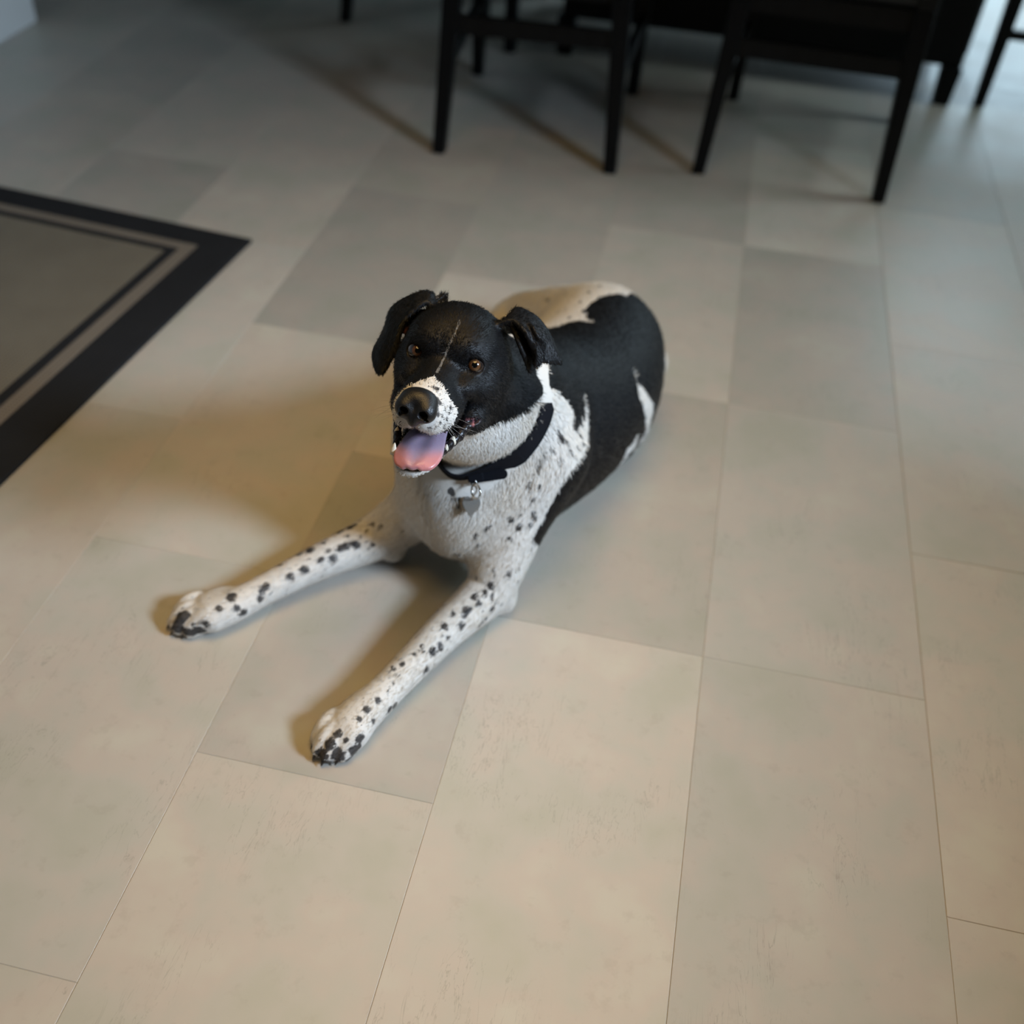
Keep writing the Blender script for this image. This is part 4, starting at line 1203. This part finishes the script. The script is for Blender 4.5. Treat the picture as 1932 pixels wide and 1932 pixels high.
# whiskers
M_WHISK = mat_plain('whisker', (0.35, 0.34, 0.33), 0.4, 0.5)
wv, wf = [], []
for k in range(16):
    s = 1 if k % 2 else -1
    root = hl(s * rng.uniform(18, 26), rng.uniform(45, 78), rng.uniform(-60, -44))
    dr = HM.T @ np.array((s * 0.9, rng.uniform(-0.5, 0.3), rng.uniform(-0.7, 0.1))); dr /= np.linalg.norm(dr)
    L = rng.uniform(0.022, 0.040)
    b0 = len(wv)
    sd = np.cross(dr, (0, 0, 1.0)); sd /= np.linalg.norm(sd); s2 = np.cross(sd, dr)
    for t in (0, 0.35, 0.7, 1.0):
        c = root + dr * L * t - np.array((0, 0, 1)) * 0.006 * t * t
        r = 0.00022 * (1 - 0.85 * t)
        for q in range(3):
            an = q * 2.0944
            wv.append(c + sd * r * math.cos(an) + s2 * r * math.sin(an))
    for t in range(3):
        for q in range(3):
            wf.append((b0 + t * 3 + q, b0 + t * 3 + (q + 1) % 3, b0 + t * 3 + 3 + (q + 1) % 3, b0 + t * 3 + 3 + q))
tag(mesh_obj('whiskers', wv, wf, M_WHISK, dog), kind='stuff')

# ------------------------------------------------------------------ collar with ring and heart tag
M_STRAP = mat_weave('black_nylon', (0.012, 0.013, 0.017), (0.006, 0.0065, 0.009), 2600)
M_STEEL = mat_plain('polished_steel', (0.62, 0.60, 0.56), 0.18, 0.6, 0, 100, 0.1)
M_STEEL.node_tree.nodes['Principled BSDF'].inputs['Metallic'].default_value = 1.0
M_TAG = mat_plain('brushed_steel', (0.24, 0.225, 0.20), 0.42, 0.5, 0, 300, 0.2)
M_TAG.node_tree.nodes['Principled BSDF'].inputs['Metallic'].default_value = 0.35
collar = empty('dog_collar', (-0.214, 1.045, 0.325))
tag(collar, 'black strap collar with a silver ring and heart tag around the neck of the dog', 'dog collar')
CC = np.array((-0.214, 1.045, 0.325))
cn = np.array((-0.03, -0.83, 0.555)); cn /= np.linalg.norm(cn)
cx = np.array((1.0, 0, 0)); cx -= cn * (cx @ cn); cx /= np.linalg.norm(cx)
cv = np.cross(cn, cx)
NT = 120
th = np.linspace(0, 2 * math.pi, NT, endpoint=False)
dirs = np.cos(th)[:, None] * cx + np.sin(th)[:, None] * cv
rs = np.linspace(0.03, 0.16, 131)


def ring_radius(off):
    P = (CC + cn * off)[None, None] + dirs[:, None] * rs[None, :, None]
    d_ = dog_sdf(P.reshape(-1, 3)).reshape(NT, -1)
    first = np.argmax(d_ > 0, 1)
    r = rs[first]
    for _ in range(6):
        r = np.maximum(r, (np.roll(r, 1) + 2 * r + np.roll(r, -1)) / 4)
    for _ in range(6):
        r = (np.roll(r, 1) + 2 * r + np.roll(r, -1)) / 4
    return r


r0 = ring_radius(0.0)
ra, rb = ring_radius(-0.0145), ring_radius(0.0145)
low = np.clip(-dirs[:, 2] * 1.6 - 0.35, 0, 1)                       # under the throat the strap stands on its edge
lim = 0.020 * (1 - low) + 0.006 * low
ra, rb = np.clip(ra, r0 - lim, r0 + lim), np.clip(rb, r0 - lim, r0 + lim)
sink = 0.016 * np.clip(dirs[:, 2] * 3.0 - 0.05, 0, 1)              # on the nape it sinks into the coat
ra, rb = ra - sink, rb - sink
sv, sf = [], []
for i in range(NT):
    for off, rr, ex in ((-0.0145, ra[i], 0.0005), (-0.0145, ra[i], 0.0034), (0.0145, rb[i], 0.0034), (0.0145, rb[i], 0.0005)):
        sv.append(CC + cn * off + dirs[i] * (rr + ex) - CC)
for i in range(NT):
    j = (i + 1) % NT
    for q in range(4):
        w_ = (q + 1) % 4
        sf.append((i * 4 + q, i * 4 + w_, j * 4 + w_, j * 4 + q))
so = mesh_obj('strap', sv, sf, M_STRAP, collar, smooth=False)


def to_collar(P): return np.asarray(P) - CC


def torus_mesh(c, n_, R, r, seg=36, sec=8):
    n_ = n_ / np.linalg.norm(n_)
    a = np.cross(n_, (0.3, 0.5, 0.8)); a /= np.linalg.norm(a); b = np.cross(n_, a)
    vs, fs = [], []
    for i in range(seg):
        t = 2 * math.pi * i / seg
        d_ = a * math.cos(t) + b * math.sin(t)
        for k in range(sec):
            p = 2 * math.pi * k / sec
            vs.append(c + d_ * (R + r * math.cos(p)) + n_ * r * math.sin(p))
    for i in range(seg):
        for k in range(sec):
            fs.append((i * sec + k, ((i + 1) % seg) * sec + k, ((i + 1) % seg) * sec + (k + 1) % sec, i * sec + (k + 1) % sec))
    return vs, fs


def skin_point(px, py, lift):
    """point in front of the skin on a sight line"""
    v = ray(px, py)
    t = np.linspace(1.0, 1.7, 1400)
    d_ = dog_sdf(CAM + t[:, None] * v)
    return CAM + v * (t[np.argmax(d_ < 0)] - lift)


# free end of the strap, lying across the chest below the buckle
e0, e1 = skin_point(893, 903, 0.008), skin_point(957, 893, 0.012)
ax = e1 - e0; L = np.linalg.norm(ax); ax /= L
nr = -ray(925, 898); nr -= ax * (nr @ ax); nr /= np.linalg.norm(nr); wx = np.cross(nr, ax)
vs, fs = [], []
m_ = 14
for z in (-0.0014, 0.0014):
    pts = [(-0.004, -0.006), (L - 0.006, -0.0065)] + [(L - 0.006 + 0.0065 * math.sin(q), -0.0065 * math.cos(q)) for q in np.linspace(0.2, math.pi - 0.2, 8)] + [(L - 0.006, 0.0065), (-0.004, 0.006)]
    vs += [to_collar(e0 + ax * p + wx * q + nr * z) for p, q in pts]
k = len(vs) // 2
fs = [tuple(range(k - 1, -1, -1)), tuple(range(k, 2 * k))] + [(i, (i + 1) % k, k + (i + 1) % k, k + i) for i in range(k)]
mesh_obj('strap_end', vs, fs, M_STRAP, collar, smooth=False)
# plastic buckle block where the strap doubles over
b0 = skin_point(897, 900, 0.010)
bm = box_bm(-0.010, 0.010, -0.006, 0.006, -0.003, 0.003, 0.002, 2)
bo = bm_obj('buckle', bm, M_STRAP, collar)
bmx = Matrix(((ax[0], wx[0], nr[0], 0), (ax[1], wx[1], nr[1], 0), (ax[2], wx[2], nr[2], 0), (0, 0, 0, 1)))
bo.matrix_local = Matrix.Translation(Vector(to_collar(b0))) @ bmx
# small loop, split ring, heart tag
lo = skin_point(893, 909, 0.012)
vs, fs = torus_mesh(to_collar(lo), c_right + 0.9 * c_fwd, 0.0050, 0.0011, 24, 6)
mesh_obj('loop', vs, fs, M_STEEL, collar)
rc = skin_point(898, 927, 0.012)
rn = -ray(898, 927) * 0.55 + c_right * 0.8 + c_up * 0.1
rg = empty('split_ring', to_collar(rc)); rg.parent = collar
for dz in (-0.0008, 0.0008):
    nn = rn / np.linalg.norm(rn)
    vs, fs = torus_mesh(nn * dz, rn, 0.0092, 0.0008, 40, 6)
    mesh_obj('ring_coil', vs, fs, M_STEEL, rg)
hc = skin_point(889, 957, 0.013)
hn = -ray(889, 957); hx = c_right - hn * (c_right @ hn); hx /= np.linalg.norm(hx); hy = np.cross(hn, hx)
rot_ = math.radians(-6)
hx, hy = hx * math.cos(rot_) + hy * math.sin(rot_), -hx * math.sin(rot_) + hy * math.cos(rot_)
out = []
for q in np.linspace(0, 2 * math.pi, 48, endpoint=False):
    x = 16 * math.sin(q) ** 3
    y = 13 * math.cos(q) - 5 * math.cos(2 * q) - 2 * math.cos(3 * q) - math.cos(4 * q)
    out.append((x * 0.00074, (y + 2.0) * 0.00098))
vs = [to_collar(hc + hx * x * k_ + hy * y * k_ + hn * z) for z, k_ in ((-0.0008, 1.0), (0.0005, 1.0), (0.0009, 0.95)) for x, y in out]
k = len(out)
fs = [tuple(range(k - 1, -1, -1)), tuple(range(2 * k, 3 * k))] + [(r * k + i, r * k + (i + 1) % k, (r + 1) * k + (i + 1) % k, (r + 1) * k + i) for r in (0, 1) for i in range(k)]
mesh_obj('heart_tag', vs, fs, M_TAG, collar, smooth=False)

# stand the dog's empty under its body
DB = Vector((-0.20, 1.15, 0.0))
for ch in list(dog.children):
    ch.location = Vector(ch.location) - DB
dog.location = DB
